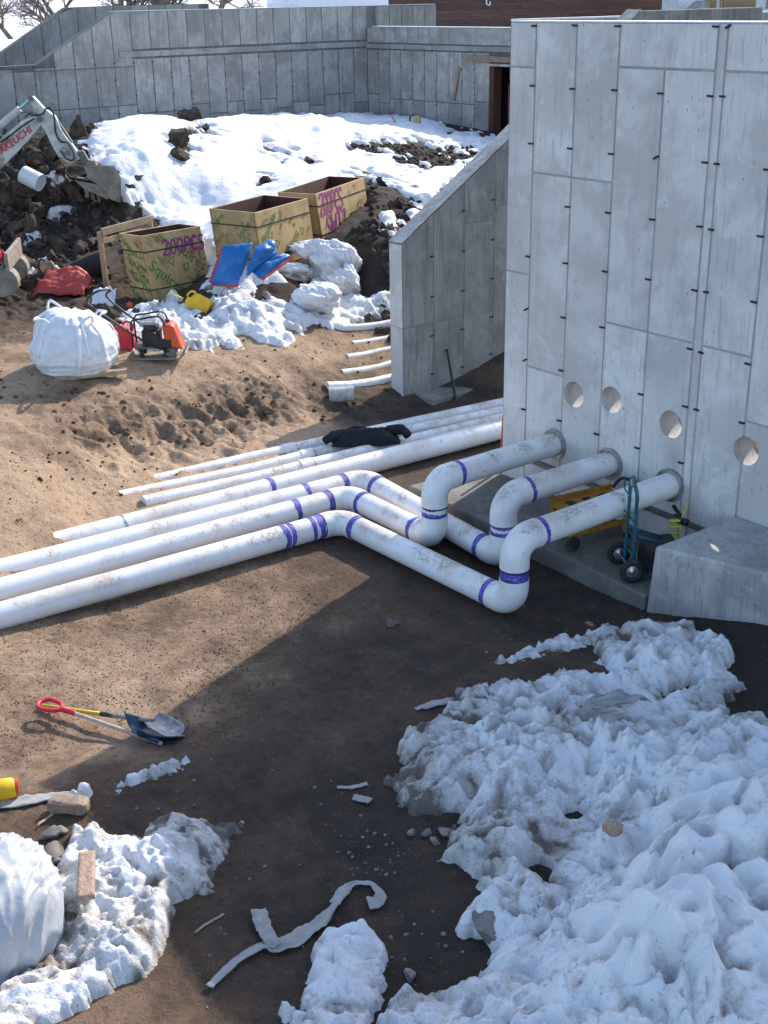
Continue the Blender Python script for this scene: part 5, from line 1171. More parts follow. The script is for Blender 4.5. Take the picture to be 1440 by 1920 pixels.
# blue insulated tarpaulins with red hems
def tarp_quad(name, quad, label, seed, hem=(0, 1, 2, 3), bulge=.12):
    Q = [at(q[0], q[1], q[2] + .30) for q in quad]; t = thing(name, np.mean(Q, 0) * [1, 1, 1] - [0, 0, .1], label, 'tarpaulin', 'blue tarpaulins'); nn = np.cross(Q[1] - Q[0], Q[3] - Q[0]); nn /= np.linalg.norm(nn); nn = nn if nn @ (CAM - Q[0]) > 0 else -nn
    def fn(a, b, d=0.):
        e = max(0, 1 - abs(a * 2 - 1) ** 4) * max(0, 1 - abs(b * 2 - 1) ** 4)
        return (Q[0] * (1 - a) + Q[1] * a) * (1 - b) + (Q[3] * (1 - a) + Q[2] * a) * b + nn * (bulge * e * .6 + .05 * float(billow(a * 1.1 + seed, b * 1.5, 2, seed)) - .02 + .014 * float(pn(a * 4 + seed, b * 2, seed)) + d)
    o = obj('sheet', MB().grid(fn, 30, 24), MT['bluetarp'], t, True); md = o.modifiers.new('thick', 'SOLIDIFY'); md.thickness = .03
    ed = [lambda s_: fn(s_, .03, .02), lambda s_: fn(.97, s_, .02), lambda s_: fn(s_, .97, .02), lambda s_: fn(.03, s_, .02)]
    for i in hem: obj('red_hem', MB().strip([ed[i](k / 18) for k in range(19)], .11, nn, .03), MT['hem'], t)
z5 = lambda x, y: (380 + x * .2639, 320 + y * .2639)
tarp_quad('tarpaulin', [(*z5(150, 540), 1.78), (*z5(350, 520), 1.80), (*z5(250, 815), 1.22), (*z5(60, 800), 1.20)], 'large blue tarpaulin with red hems slumped against the middle box', 2, (2, 3))
tarp_quad('tarpaulin', [(*z5(370, 560), 1.75), (*z5(495, 490), 1.85), (*z5(515, 590), 1.62), (*z5(310, 740), 1.40)], 'crumpled blue tarpaulin fold wedged between the other two', 6, (), .18)
tarp_quad('tarpaulin', [(*z5(350, 715), 1.42), (*z5(560, 595), 1.62), (*z5(625, 610), 1.58), (*z5(410, 775), 1.32)], 'small blue tarpaulin with a bright red hem resting on dirty snow', 9, (2,), .08)

# ------------------------------------------------------------------ bulk bag
BS = .88; bc = at(146, 690, .98); bc[2] = .97; bg_ = thing('bulk_bag', bc, 'bulging white woven bulk bag with lifting loops on the sand', 'bulk bag'); brot = .85
def bagfn(u, v):
    a = 2 * PI * u; h = v * .98 * BS
    rr = np.interp(v, [0, .04, .25, .5, .75, .9, 1.0], [.50, .56, .66, .66, .56, .44, .30]); c_, s_ = math.cos(a), math.sin(a); k = (abs(c_) ** 3.2 + abs(s_) ** 3.2) ** (-1 / 3.2)
    wr = .018 * float(pn(v * 26 + .6 * math.sin(a * 2), a * 1.2, 3)) * sstep(.55, .1, v) + .05 * float(fbm(c_ * 2.2 + 5, s_ * 2.2 + v * 2.5, 4, 8)) * (.5 + v) + .06 * sstep(.75, 1, v) * float(pn(a * 5, v * 3, 9))
    r_ = rr * (k * .55 + .45) + wr; x, y = r_ * c_, r_ * s_
    x *= BS; y *= BS; return bc + np.array([x * math.cos(brot) - y * math.sin(brot), x * math.sin(brot) + y * math.cos(brot), h * (1 + .04 * float(pn(c_ * 2, s_ * 2, 5))) - (.05 * v * (1 + c_))])
mb = MB().grid(bagfn, 96, 48, True); k = len(mb.v); mb.v.append(tuple(bc + UP * .80)); mb.f += [(i * 48 + 47, (i + 1) % 96 * 48 + 47, k) for i in range(96)]
obj('bag_body', mb, MT['bag'], bg_, True)
for k in range(4):
    u0 = (k + .5) / 4
    P = [bagfn(u0 - .03, v) + (bagfn(u0 - .03, v) - bc) * [.012, .012, 0] for v in np.linspace(.35, .9, 9)]; P2 = [bagfn(u0 + .03, v) + (bagfn(u0 + .03, v) - bc) * [.012, .012, 0] for v in np.linspace(.9, .35, 9)]
    tp_ = (P[-1] + P2[0]) / 2; out = (tp_ - bc) * [1, 1, 0]; out = out / np.linalg.norm(out)
    L = P + smooth_path([P[-1] + UP * .05 + out * .05, tp_ + UP * (.04 + .09 * (k % 2)) + out * .15, P2[0] + UP * .05 + out * .06], 4) + P2
    obj('lifting_loop', MB().tube(L, .019, 8), MT['strapwhite'], bg_, True)
for u0 in (.30, .80, .05, .55):
    P = [bagfn(u0 + .02 * math.sin(v * 2), v) + (bagfn(u0, v) - bc) * [.012, .012, 0] for v in np.linspace(.03, .95, 22)]; nn = P[10] - bc; nn[2] = 0; nn /= np.linalg.norm(nn)
    obj('seam_tape', MB().strip(P, .075, nn, .004), MT['strapwhite'], bg_, True)
obj('wood_skid', MB().beam(bc + np.array([.25, -.45, .0]), bc + np.array([.62, .45, .02]), .12, .06), MT['lumber'], None, label='grey board under the front edge of the bulk bag', cat='board')

# ------------------------------------------------------------------ plate compactor
cp0 = at(302, 672, .93); cp = thing('plate_compactor', cp0, 'orange-red plate compactor with black engine and folding handle', 'plate compactor')
cu_ = np.array([.60, .80, 0]); cw = np.array([.80, -.60, 0])      # cu_: to the right in the photo, cw: towards the viewer
def K(x, y, z): return cp0 + cu_ * x + cw * y + UP * z
obj('base_plate', MB().hexa([K(-.36, .2, .03), K(.30, .2, .03), K(.30, -.2, .03), K(-.36, -.2, .03), K(-.36, .2, .055), K(.30, .2, .055), K(.30, -.2, .055), K(-.36, -.2, .055)]).hexa([K(.30, .2, .03), K(.40, .2, .12), K(.40, -.2, .12), K(.30, -.2, .03), K(.30, .2, .055), K(.385, .2, .14), K(.385, -.2, .14), K(.30, -.2, .055)]).hexa([K(-.36, -.2, .03), K(-.43, -.2, .10), K(-.43, .2, .10), K(-.36, .2, .03), K(-.36, -.2, .055), K(-.42, -.2, .12), K(-.42, .2, .12), K(-.36, .2, .055)]), MT['mudsteel'], cp, bevel=.004)
obj('exciter', MB().tube([K(.18, -.16, .13), K(.18, .16, .13)], .075, 18), MT['excgrey'], cp, 40)
obj('engine_deck', MB().box(K(-.06, 0, .20), (.56, .32, .03), ax=(cu_, cw, UP)), MT['excgrey'], cp, bevel=.005)
obj('engine_block', MB().box(K(-.10, 0, .33), (.26, .26, .24), ax=(cu_, cw, UP)).box(K(-.10, .02, .48), (.2, .2, .08), ax=(cu_, cw, UP)), MT['black'], cp, bevel=.02)
obj('engine_cover', MB().tube([K(-.08, .13, .34), K(-.08, .19, .34)], .105, 24), MT['black'], cp, 40)
obj('fuel_tank', MB().box(K(-.13, -.02, .53), (.26, .2, .06), ax=(cu_, cw, UP)), MT['steel'], cp, bevel=.02)
wt = obj('water_tank', MB().hexa([K(.10, .19, .22), K(.36, .19, .16), K(.36, -.19, .16), K(.10, -.19, .22), K(.07, .17, .55), K(.24, .17, .53), K(.24, -.17, .53), K(.07, -.17, .55)]), MT['orangered'], cp, bevel=.05, seg=4); obj('tank_cap', MB().lathe(K(.14, 0, .55), [(.035, 0), (.035, .03), (.03, .035)], 16), MT['black'], wt, 40)
obj('belt_guard', MB().box(K(.08, .17, .26), (.25, .05, .14), ax=(cu_, cw, UP)), MT['black'], cp, bevel=.03, seg=3)
obj('roll_cage', MB().tube(smooth_path([K(-.36, .15, .22), K(-.36, .15, .58), K(-.2, .15, .63), K(.02, .15, .66), K(.10, .15, .60), K(.12, .15, .5)], 5), .014, 8).tube(smooth_path([K(-.36, -.15, .22), K(-.36, -.15, .58), K(-.2, -.15, .63), K(.02, -.15, .66), K(.10, -.15, .60), K(.12, -.15, .5)], 5), .014, 8).tube([K(.02, -.15, .66), K(.02, .15, .66)], .014, 8), MT['black'], cp, True)
obj('handle', MB().tube(smooth_path([K(.15, .2, .15), K(-.2, .2, .32), K(-.85, .19, .80), K(-.95, .17, .92), K(-.80, .1, 1.03), K(-.66, -.1, 1.0), K(-.72, -.18, .86), K(-.2, -.2, .40), K(.1, -.2, .18)], 8), .016, 10), MT['black'], cp, True)
for y in (-.12, .12):
    for x in (-.25, .1): obj('rubber_mount', MB().tube([K(x, y, .05), K(x, y, .19)], .035, 12), MT['rubber'], cp, 40)
# fuel cans
def jerry(name, c, u, v, n, w_, h, d, mat, label, spout=None, hollow=True):
    u, v, n = [np.array(q, float) / np.linalg.norm(q) for q in (u, v, n)]; t = thing(name, c, label, 'fuel can')
    def P(x, y): return np.array(c) + u * x + v * y
    prof_ = [(-w_ / 2, 0), (w_ / 2, 0), (w_ / 2, h * .62), (w_ * .34, h * .8), (w_ * .1, h * .86), (-w_ * .05, h), (-w_ * .3, h), (-w_ / 2, h * .82)]
    obj('can_body', MB().prism([tuple(P(x, y) - n * d / 2) for x, y in prof_], n * d), mat, t, bevel=.03, seg=4)
    obj('handle', MB().tube(smooth_path([P(w_ * .40, h * .70), P(w_ * .44, h * .95), P(w_ * .15, h * 1.06), P(-w_ * .05, h * .95)], 5), .017, 8), mat, t, True)
    cp_ = obj('cap', MB().lathe(P(-w_ * .2, h), [(.045, 0), (.045, .04), (.03, .05)], 18, v), MT['black'], t, 40)
    if spout is not None: obj('spout', MB().tube([P(-w_ * .2, h + .04), P(-w_ * .2, h + .04) + np.array(spout)], [.018, .010], 10), MT['yellowhose'], t, True)
    return t
yc = at(392, 588, 1.12); dirv = at(332, 556, 1.38) - yc; dirv /= np.linalg.norm(dirv); nn = np.cross(dirv, CAM - yc); nn /= np.linalg.norm(nn)
cz = np.cross(nn, dirv); jerry('fuel_can', yc - dirv * .02 + UP * .08, nn, dirv, np.cross(nn, dirv), .28, .40, .2, MT['yellow'], 'yellow fuel can tipped over on the snow, spout pointing left', dirv * .26)
jerry('fuel_can', at(236, 655, .98), cu_, UP, -cw, .30, .40, .22, MT['red'], 'red fuel can standing between the bulk bag and the compactor')
obj('ground_rag', blob(at(243, 572, 1.16), .06, .05, .05, 4, .2, 20, 12), MT['orangered'], None, True, label='small orange-red scrap in the snow below the left box', cat='scrap')

# ------------------------------------------------------------------ white pail on the heap
pp = at(60, 335, 2.68); pd_ = np.array([.75, .45, -.35]); pd_ /= np.linalg.norm(pd_)
pv = MB(); pv.ring(pp - pd_ * .2, pp + pd_ * .2, .17, .155, 28); pv.lathe(pp + pd_ * .17, [(.16, 0), (.16, .015)], 28, pd_); obj('pail', pv, MT['bag'], None, 40, label='muddy white pail lying on the spoil heap', cat='pail')
# stakes in the far yard
q = at(745, 236, 2.28); obj('marker_stake', MB().beam(q, q + np.array([-.12, -.12, .28]), .05, .03), MT['orangered'], None, label='short leaning red stake in the snow by the far wall', cat='stake')
q = at(782, 236, 2.28); obj('timber_stub', MB().box(q + UP * .12, (.2, .12, .32), .6), MT['tan'], None, bevel=.01, label='pale square timber stub in the snow by the far wall', cat='timber stub')
q = at(769, 236, 2.26); obj('marker_stake', MB().beam(q, q + UP * .3, .05, .04), MT['excgrey'], None, label='short dark stake beside the pale timber stub', cat='stake')
# ------------------------------------------------------------------ shovels on the trench floor
s0 = at(80, 1318, .12); s1 = at(270, 1378, .10)
sv_ = thing('snow_shovel', (s0 + s1) / 2 * [1, 1, 0], 'snow shovel with red grip and navy scoop lying on the gravel', 'shovel')
sdv = (s1 - s0) / np.linalg.norm(s1 - s0); sn = np.cross(UP, sdv); sn /= np.linalg.norm(sn)
obj('shaft', MB().tube([s0 + sdv * .22, s1 + sdv * .18 - UP * .03], .018, 12), MT['greyhandle'], sv_, True)
obj('grip', MB().tube(smooth_path([s0 + sdv * .36, s0 + sdv * .22, s0 + sdv * .16 + sn * .06, s0 + sdv * .02 + sn * .075, s0 - sdv * .03, s0 + sdv * .02 - sn * .075, s0 + sdv * .16 - sn * .06, s0 + sdv * .22], 6), [.024] * 7 + [.02] * 36, 10), MT['redgrip'], sv_, True)
pa, pb, pc_, pd2 = at(236, 1368, .06), at(262, 1402, .04), at(345, 1388, .03), at(333, 1350, .05)
def scoop(a, b):
    p = (pa * (1 - a) + pd2 * a) * (1 - b) + (pb * (1 - a) + pc_ * a) * b; e = abs(b * 2 - 1) ** 3; k = max(0, 1 - a * 1.6) ** 2
    return p + UP * (.10 * e * (1 - .5 * a) + .10 * k - .02)
o = obj('scoop', MB().grid(scoop, 24, 20), MT['bluescoop'], sv_, True); md = o.modifiers.new('thick', 'SOLIDIFY'); md.thickness = .012
obj('scoop_socket', MB().tube([s1 - sdv * .05, s1 + sdv * .16 - UP * .02], [.028, .02], 12), MT['bluescoop'], sv_, True)
obj('wear_strip', MB().strip([scoop(.985, .04) + UP * .008, scoop(.985, .35) + UP * .008, scoop(.985, .7) + UP * .008, scoop(.985, .96) + UP * .008], .035, UP, .012), MT['steel'], sv_)
t0, t1 = at(72, 1322, .03), at(285, 1352, .15)
sq_ = thing('spade', (t0 + t1) / 2 * [1, 1, 0], 'yellow-handled spade whose dirty steel blade lies across the navy scoop', 'shovel')
tdv = (t1 - t0) / np.linalg.norm(t1 - t0); L_ = np.linalg.norm(t1 - t0)
obj('shaft', MB().tube([t0, t0 + tdv * L_ * .58], .017, 12), MT['yellowhandle'], sq_, True); obj('shaft_sleeve', MB().tube([t0 + tdv * L_ * .56, t0 + tdv * L_ * .66], .021, 12), MT['black'], sq_, True); obj('socket', MB().tube([t0 + tdv * L_ * .65, t1 + tdv * .02], [.019, .022], 12), MT['spade'], sq_, True)
Q = [at(283, 1350, .15), at(300, 1341, .15), at(342, 1366, .13), at(322, 1383, .13), at(281, 1362, .15)]
def blade(a, b):
    w_ = .115 * (1 - max(0, a - .72) ** 2 * 9) * (.75 + .25 * min(1, a * 5)); bn = np.cross(UP, tdv); bn /= np.linalg.norm(bn); dir2 = at(335, 1380, .10) - at(285, 1352, .15); dir2 /= np.linalg.norm(dir2); bn2 = np.cross(UP, dir2); bn2 /= np.linalg.norm(bn2)
    return t1 + dir2 * (a * .32) + bn2 * (b * 2 - 1) * w_ + UP * (.03 * abs(b * 2 - 1) ** 2 + .01)
o = obj('blade', MB().grid(blade, 18, 12), MT['spade'], sq_, True); md = o.modifiers.new('thick', 'SOLIDIFY'); md.thickness = .006

# ------------------------------------------------------------------ lower left: can, plastic, timber, sheeting, board
cc = at(-25, 1487, .27); cdv = at(40, 1478, .28) - at(-40, 1495, .28); cdv /= np.linalg.norm(cdv); cn = np.cross(UP, cdv)
t = thing('caulk_tube', cc - UP * .08, 'yellow and orange plastic jug lying at the left edge above the sheeting', 'jug'); Lh = .30
obj('jug_body', MB().lathe(cc, [(.03, -.3), (.075, -.28), (.085, -.2), (.085, .12), (.078, .19), (.06, .22), (.02, .225)], 24, cdv), MT['yellow'], t, 40); obj('jug_end', MB().lathe(cc + cdv * .205, [(.068, 0), (.066, .025), (.05, .03)], 24, cdv), MT['orangered'], t, 40)
t.name = 'plastic_jug'; BASE['plastic_jug'] = BASE.get('caulk_tube')
def ribbon(name, pts, wd, mat, label, cat, seed=1, th=.004, lift=.01, wv=.02, tw=None):
    """limp strip of fabric lying on the ground"""
    P = smooth_path([onground(x, y) for x, y in pts], 8); m = len(P); mb = MB(); L = []; nb = 7
    wds = np.interp(np.linspace(0, 1, m), np.linspace(0, 1, len(wd)), wd) if hasattr(wd, '__len__') else [wd] * m
    def fn(a, b):
        i = min(int(round(a * (m - 1))), m - 1); t_ = P[min(i + 1, m - 1)] - P[max(i - 1, 0)]; t_[2] = 0; t_ /= np.linalg.norm(t_) + 1e-9; s2 = np.array([-t_[1], t_[0], 0])
        y = (b * 2 - 1) * wds[i] / 2 * (1 + .22 * float(pn(a * 9, 3 + b, seed)) + .16 * float(pn(a * 37, 7 + 3 * b, seed)))
        q = P[i] + s2 * y; q[2] = max(gz(q[0], q[1]), P[i][2]) + lift + wv * (.5 + .5 * float(pn(a * 8 + seed, b * 2, seed))) + .35 * wds[i] * float(billow(a * 3 + seed, b * 1.4, 2, seed + 2)) * .4
        return q
    mb.grid(fn, m, nb); o = obj(name, mb, mat, None, True, label=label, cat=cat); md = o.modifiers.new('thick', 'SOLIDIFY'); md.thickness = th; return o
ribbon('plastic_sheet', [(-20, 1515), (40, 1508), (90, 1500), (150, 1490)], [.16, .14, .10, .05], MT['fabric'], 'grey-white plastic strip lying beneath the yellow jug', 'plastic sheet', 5)
tb_ = at(130, 1508, .27); obj('timber_block', blob(tb_, .15, .07, .055, 14, .14, 40, 22, .75, 5, 1.6), MT['greywood'], None, True, label='weathered timber block beside the plastic strip at lower left', cat='timber')
bgc = at(-70, 1725, .30)
def bagf(a, b):
    return None
mbb = blob(bgc, .50, .62, .40, 21, .05, 220, 120, -.25, 2.8, 1.3)
V = np.array(mbb.v); rg_ = lambda a, b, s_: (1 - np.minimum(1, np.abs(pn(a, b, s_)) * 2.2)) ** 2; fold = .04 * rg_(V[:, 0] * 1.2 + V[:, 2] * 1.5, V[:, 1] * 3.4 - V[:, 2] * 2, 8) + .022 * rg_((V[:, 0] - V[:, 2]) * 2, (V[:, 1] + V[:, 0]) * 7, 18); nrm = (V - bgc) / np.linalg.norm(V - bgc, axis=1)[:, None]
mbb.v = [tuple(p) for p in V + nrm * fold[:, None]]; obj('sheeting_bundle', mbb, MT['poly'], None, True, label='big crinkled silvery-white plastic bundle at the lower left edge', cat='plastic bundle')
b0_, b1_ = at(164, 1603, .385), at(161, 1688, .39)
bo = MB(); bdir = (b1_ - b0_); Lb = np.linalg.norm(bdir); bdir /= Lb; bs2 = np.cross(UP, bdir); bs2 /= np.linalg.norm(bs2)
def brd(a, b): return b0_ + bdir * (a * Lb) + bs2 * ((b * 2 - 1) * (.055 + .004 * a) + .006 * float(pn(a * 6, 0, 2)))
for kk, zz in ((0, 0.), (1, .03)): pass
bo.grid(lambda a, b: brd(a, b) + UP * (.032 + .003 * float(pn(a * 9, b * 4, 3))), 16, 6)
o = obj('wood_board', bo, MT['oldwood'], None, 30, label='short split wooden board lying on the sunlit snow patch', cat='board'); md = o.modifiers.new('thick', 'SOLIDIFY'); md.thickness = .034
# fabric strips and litter
ribbon('fabric_strip', [(392, 1856), (440, 1812), (490, 1782), (520, 1780), (560, 1765), (600, 1735), (632, 1700)], [.05, .07, .07, .12, .13, .10, .04], MT['fabric'], 'long pale fabric strip twisting across the dark foreground dirt', 'fabric strip', 3, wv=.04)
ribbon('fabric_strip', [(485, 1712), (492, 1740), (505, 1770), (520, 1783)], [.10, .11, .10, .08], MT['fabric'], 'short upright fold of fabric crossing the long pale strip', 'fabric strip', 7, wv=.05, lift=.02)
ribbon('fabric_strip', [(628, 1702), (645, 1675), (668, 1664), (695, 1666), (712, 1680), (708, 1695), (690, 1700)], [.08, .09, .05, .04, .06, .12, .12], MT['fabric'], 'curled grey end of fabric strip beside the pebbles', 'fabric strip', 9, wv=.03)
ribbon('wood_sliver', [(632, 1478), (660, 1476), (689, 1471)], [.03, .035, .05], MT['fabric'], 'thin pale sliver lying alone on the dark dirt', 'wood sliver', 11, wv=.0, lift=.008)
ribbon('paper_scrap', [(662, 1500), (680, 1502), (696, 1506)], [.07, .08, .06], MT['fabric'], 'pale curled scrap below the wood sliver', 'scrap', 12, wv=.02)
ribbon('fabric_scrap', [(778, 1332), (815, 1322), (852, 1312)], [.03, .11, .05], MT['fabric'], 'pale flat fabric scrap on the brown berm left of the snowbank', 'fabric scrap', 13)
ribbon('twig', [(366, 1752), (420, 1714)], .02, MT['oldwood'], 'thin dry twig on the dirt right of the snow patch', 'twig', 14, wv=0)
ribbon('twig', [(70, 1552), (100, 1530)], .018, MT['oldwood'], 'thin twig sticking out by the silvery plastic bundle', 'twig', 15, wv=.03)
def snowtop(px, py, z): p = at(px, py, z); return p
def scrap(name, quad, mat, label, cat, seed, crease=.05, hump=.05):
    Q = [at(*q) for q in quad]
    fn = lambda a, b: (Q[0] * (1 - a) + Q[1] * a) * (1 - b) + (Q[3] * (1 - a) + Q[2] * a) * b + UP * (hump * (1 - (2 * a - 1) ** 2) + crease * float(fbm(a * 4 + seed, b * 4, 3, seed)))
    o = obj(name, MB().grid(fn, 22, 14), mat, None, True, label=label, cat=cat); md = o.modifiers.new('thick', 'SOLIDIFY'); md.thickness = .006
scrap('fabric_scrap', [(1085, 1322, .33), (1170, 1300, .36), (1222, 1318, .36), (1100, 1338, .33)], MT['fabric'], 'pale fabric sheet half sunk in the far side of the snowbank', 'fabric scrap', 4)
scrap('fabric_scrap', [(1362, 1182, .10), (1398, 1190, .10), (1390, 1198, .08), (1360, 1192, .08)], MT['fabric'], 'small pale scrap on the wet ground by the concrete block', 'fabric scrap', 6, .02, .02)
ribbon('plastic_strip', [(908, 1298), (915, 1320), (930, 1338)], [.05, .05, .06], MT['bag'], 'short white plastic strip standing at the left edge of the snowbank', 'plastic strip', 16, wv=.06, lift=.06)
p = at(1148, 1552, .52); obj('paper_scrap', blob(p, .07, .06, .05, 31, .3, 24, 14), MT['oldwood'], None, True, label='crumpled tan paper scrap lying on the snowbank', cat='scrap')
for x, y, s_, lab in ((1125, 1600, .09, 'dark stone in a hollow of the snowbank'), (918, 1755, .15, 'large grey stone at the left edge of the snowbank'), (772, 1832, .055, 'grey lump of ice on the dirt at the bottom centre'), (212, 1840, .04, 'dark pebble sitting on the sunlit snow patch'), (735, 1172, .06, 'pale crumpled stone on the shaded trench floor'), (868, 1300, .08, 'tan flat stone on the brown berm')):
    lone('stone', random.choice(STONE), x, y, s_, lab, 'stone', None, .5 if y in (1755,) else .9 if y == 1840 else .3)
for x, y in ((770, 1562), (800, 1568), (815, 1580), (830, 1562)): lone('ice_lump', random.choice(STONE), x, y, random.uniform(.035, .055), 'small lump of ice and stone beside the snowbank edge', 'ice lump', 'ice lumps by the snowbank', .4)
for (x, y) in ((250, 1840), (213, 1897)): pass
for x, y, s_ in ((90, 1570, .07), (105, 1590, .06), (95, 1610, .08), (110, 1620, .05), (115, 1560, .05), (85, 1630, .07), (100, 1645, .06)): lone('rubble_stone', random.choice(STONE), x, y, s_, 'tan rubble stone between the plastic bundle and the snow patch', 'stone', 'rubble by the plastic bundle', .5)

# ------------------------------------------------------------------ gravel and crumbs: too many to count
def gravel(name, n, polys, smin, smax, mat, label, seed, tall=.6, dens=None, pw=3.):
    r_ = np.random.default_rng(seed); base_ = []
    bm = bmesh.new(); bmesh.ops.create_icosphere(bm, subdivisions=1, radius=1.0); bv = np.array([v.co[:] for v in bm.verts]); bf = np.array([[v.index for v in f.verts] for f in bm.faces]); bm.free()
    pts = []
    for pl, w_ in polys:
        xs = [p[0] for p in pl]; ys_ = [p[1] for p in pl]; k = int(n * w_); X = r_.uniform(min(xs), max(xs), k * 4); Y = r_.uniform(min(ys_), max(ys_), k * 4); m = poly_sd(X, Y, pl) > 0; pts.append(np.stack([X[m][:k], Y[m][:k]], 1))
    pts = np.concatenate(pts); W = []
    z = np.full(len(pts), .2)
    D = np.stack([(pts[:, 0] - CX) / F_PX, (pts[:, 1] - CY) / F_PX, np.ones(len(pts))]); D = R @ D
    for _ in range(8):
        t_ = (z - CAM[2]) / D[2]; X, Y = CAM[0] + t_ * D[0], CAM[1] + t_ * D[1]; z = .5 * z + .5 * base_fields(X, Y)[0]
    zz = ground(X, Y); n_ = len(X); s_ = smin + (smax - smin) * r_.random(n_) ** pw
    V = np.empty((n_, len(bv), 3)); jit = 1 + .35 * (r_.random((n_, len(bv), 1)) - .5); sc = np.stack([s_ * r_.uniform(.7, 1.3, n_), s_ * r_.uniform(.7, 1.3, n_), s_ * r_.uniform(.45, 1.0, n_) * tall / .6], 1); a = r_.random(n_) * 6.28
    B = bv[None] * jit * sc[:, None]; V[..., 0] = B[..., 0] * np.cos(a)[:, None] - B[..., 1] * np.sin(a)[:, None] + X[:, None]; V[..., 1] = B[..., 0] * np.sin(a)[:, None] + B[..., 1] * np.cos(a)[:, None] + Y[:, None]; V[..., 2] = B[..., 2] + (zz + s_ * .25)[:, None]
    Fs = (bf[None] + (np.arange(n_) * len(bv))[:, None, None]).reshape(-1, 3)
    me = raw_mesh(name, V.reshape(-1, 3), Fs, mat, None, False); o = bpy.data.objects.new(name, me); COL.objects.link(o); return finish(o, label, 'gravel', kind='stuff')
gravel('gravel', 300, [([(640, 1560), (770, 1560), (800, 1600), (740, 1650), (620, 1640)], .22), ([(360, 1420), (740, 1420), (740, 1900), (360, 1900)], .35), ([(850, 1150), (1250, 1130), (1200, 1200), (900, 1230)], .14), ([(200, 1440), (420, 1420), (420, 1540), (200, 1540)], .10), ([(720, 1700), (900, 1680), (900, 1800), (760, 1900), (700, 1900)], .11)], .004, .019, MT['stone'], 'pale gravel scattered over the dark foreground dirt', 4)
gravel('gravel', 7000, [([(0, 1180), (560, 1020), (700, 1090), (350, 1330), (0, 1440)], .55), ([(420, 1100), (1000, 1100), (900, 1300), (300, 1420)], .45)], .003, .009, MT['crumb'], 'fine brown gravel over the trench floor', 5)
gravel('dirt_crumbs', 450, [([(60, 740), (480, 690), (560, 720), (500, 800), (300, 850), (120, 820)], .5), ([(560, 720), (760, 730), (740, 790), (600, 790)], .2), ([(0, 560), (60, 620), (0, 760), (-20, 700)], .08), ([(0, 690), (220, 700), (100, 760), (0, 770)], .1), ([(200, 570), (700, 545), (740, 610), (400, 640), (240, 640)], .12)], .006, .045, MT['crumb'], 'dark dirt crumbs along the broken edge of the sand bank', 6, pw=3.5)
gravel('sand_crumbs', 350, [([(0, 850), (500, 800), (460, 880), (100, 960), (0, 1000)], .6), ([(300, 640), (740, 620), (700, 720), (420, 720)], .4)], .005, .026, MT['crumb'], 'small sandy crumbs on the sand bank', 7)
gravel('dirt_crumbs', 2200, [([(640, 265), (900, 280), (880, 315), (740, 318)], .5), (HPOLY, .5)], .015, .08, MT['clod'], 'dark earth crumbs on the spoil heap and in the far yard', 8)

# ------------------------------------------------------------------ snowfield and bare trees beyond the far wall
def far_snow(x, y): return 4.02 + .02 * np.clip(-x - 40, 0, 400) + .3 * fbm(x * .05, y * .05, 3, 4)
xs = np.linspace(-400, -39.4, 90); ys2 = np.linspace(-200, 300, 110); X, Y = np.meshgrid(xs, ys2, indexing='ij'); Z = 4.05 + .014 * np.clip(-X - 40, 0, 400) + .25 * fbm(X * .06, Y * .06, 3, 4) + .05
ii = np.arange(X.size).reshape(X.shape); me = raw_mesh('snow_field', np.stack([X, Y, Z], -1).reshape(-1, 3), np.stack([ii[:-1, :-1], ii[1:, :-1], ii[1:, 1:], ii[:-1, 1:]], -1).reshape(-1, 4), MT['snow'], {'dirt': np.clip(.3 * fbm(X.ravel() * .2, Y.ravel() * .2, 3, 2), -.2, .5)})
o = bpy.data.objects.new('snow_field', me); COL.objects.link(o); finish(o, 'snow-covered open ground beyond the far walls', kind='structure')
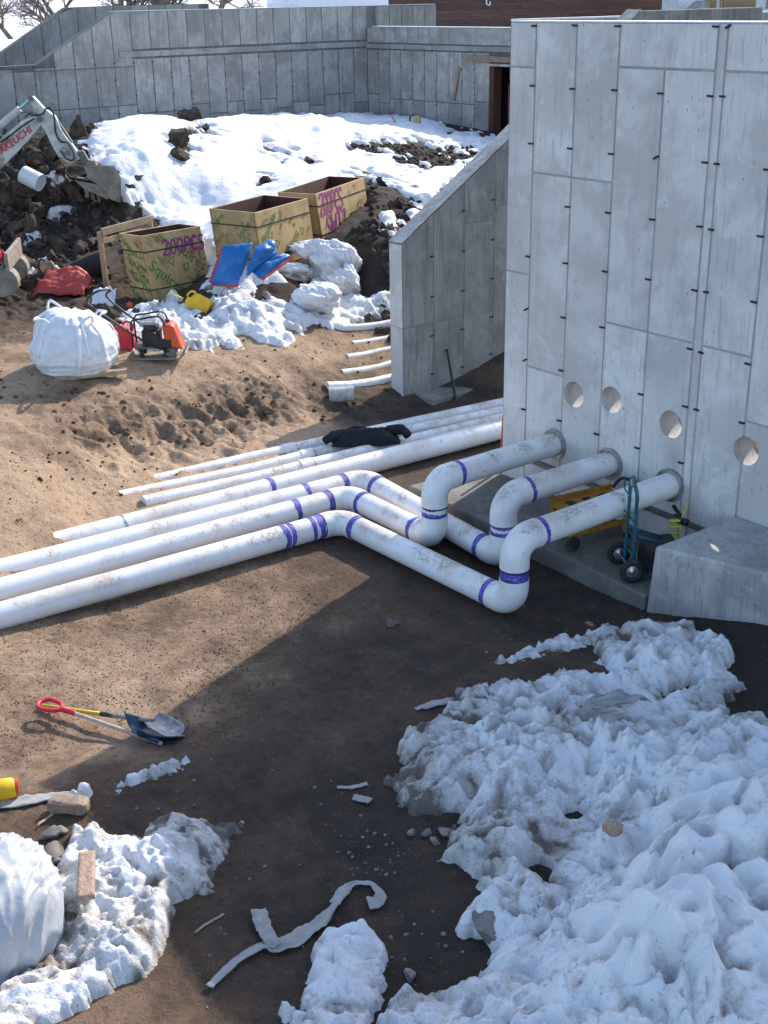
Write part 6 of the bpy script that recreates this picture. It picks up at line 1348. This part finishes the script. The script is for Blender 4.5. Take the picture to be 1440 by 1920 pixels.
def tree(px, dist, h, seed, label, spread=.55):
    r_ = random.Random(seed); d = ray(px, 20); d = d / np.hypot(d[0], d[1]); b = np.array([d[0] * dist, d[1] * dist, 0]); b[2] = 4.0 + .014 * max(0, -b[0] - 40)
    t = thing('bare_tree', b, label, 'tree', 'bare trees beyond the far wall'); tr = MB(); cr = MB()
    def grow(p, v, L, rad, lev):
        n = 4; P = [p]; q = v.copy()
        for i in range(n): q = q + np.array([r_.gauss(0, .13), r_.gauss(0, .13), r_.gauss(.02, .06)]); q /= np.linalg.norm(q); P.append(P[-1] + q * L / n)
        (tr if lev == 0 else cr).tube(P, [rad * (1 - .5 * i / n) for i in range(n + 1)], 7 if lev < 2 else 4, caps=False)
        if lev >= 5: return
        for k in range(r_.choice([3, 4, 4]) if lev < 4 else 3):
            f = r_.uniform(.35, 1.0); i = min(int(f * n), n - 1); bp = P[i] + (P[i + 1] - P[i]) * (f * n - i); ax = np.array([r_.gauss(0, 1), r_.gauss(0, 1), r_.gauss(0, .6)]); ax /= np.linalg.norm(ax); nv = q * (1 - spread) + ax * spread; nv[2] += .12; nv /= np.linalg.norm(nv)
            grow(bp, nv, L * r_.uniform(.55, .8), rad * .55, lev + 1)
    for s_ in range(r_.choice([1, 2, 3])):
        v0 = np.array([r_.gauss(0, .25), r_.gauss(0, .25), 1.]); v0 /= np.linalg.norm(v0); grow(b + np.array([r_.gauss(0, .2), r_.gauss(0, .2), -.2]), v0, h * .32, .11 * h / 6, 0)
    obj('trunk', tr, MT['bark'], t, True); obj('crown', cr, MT['bark'], t, True)
for px, dist, h, sd_, lab in ((20, 58, 6.5, 1, 'bare tree at the far left edge of the photo'), (70, 49, 5.0, 2, 'bushy bare tree above the low end of the sloping wall'), (115, 62, 8, 3, 'tall bare tree just left of the sloping wall top'), (190, 66, 8, 4, 'bare tree showing above the middle of the far left wall'), (260, 58, 6.5, 5, 'bare tree above the long wall, left of the dark trunks'), (330, 60, 7, 6, 'bare dark tree above the long wall near the beige section'), (390, 62, 7, 7, 'bare dark tree right of the others above the long wall'), (-40, 50, 6, 8, 'bare tree partly cut off by the left edge')):
    tree(px, dist, h, sd_, lab)
# distant pale sheds seen over the corner
fs = thing('distant_building', (-70, 40, 4.5), 'pale distant building just visible over the yard corner', 'building'); A = ray(480, 5); 
pA = atX(560, 8, -75.0); pB = atX(800, 8, -75.0)
obj('wall', MB().box((-77, (pA[1] + pB[1]) / 2, 6.5), (4, pB[1] - pA[1], 4)), MT['whitepaint'], fs); obj('roof', MB().prism([(-79.3, pA[1] - .5, 8.4), (-74.6, pA[1] - .5, 8.4), (-77, pA[1] - .5, 10.2)], (0, pB[1] - pA[1] + 1, 0)), MT['excgrey'], fs)
obj('window', MB().box((-74.98, pA[1] + 5, 6.6), (.06, 5, 1.2)), MT['glass'], fs)
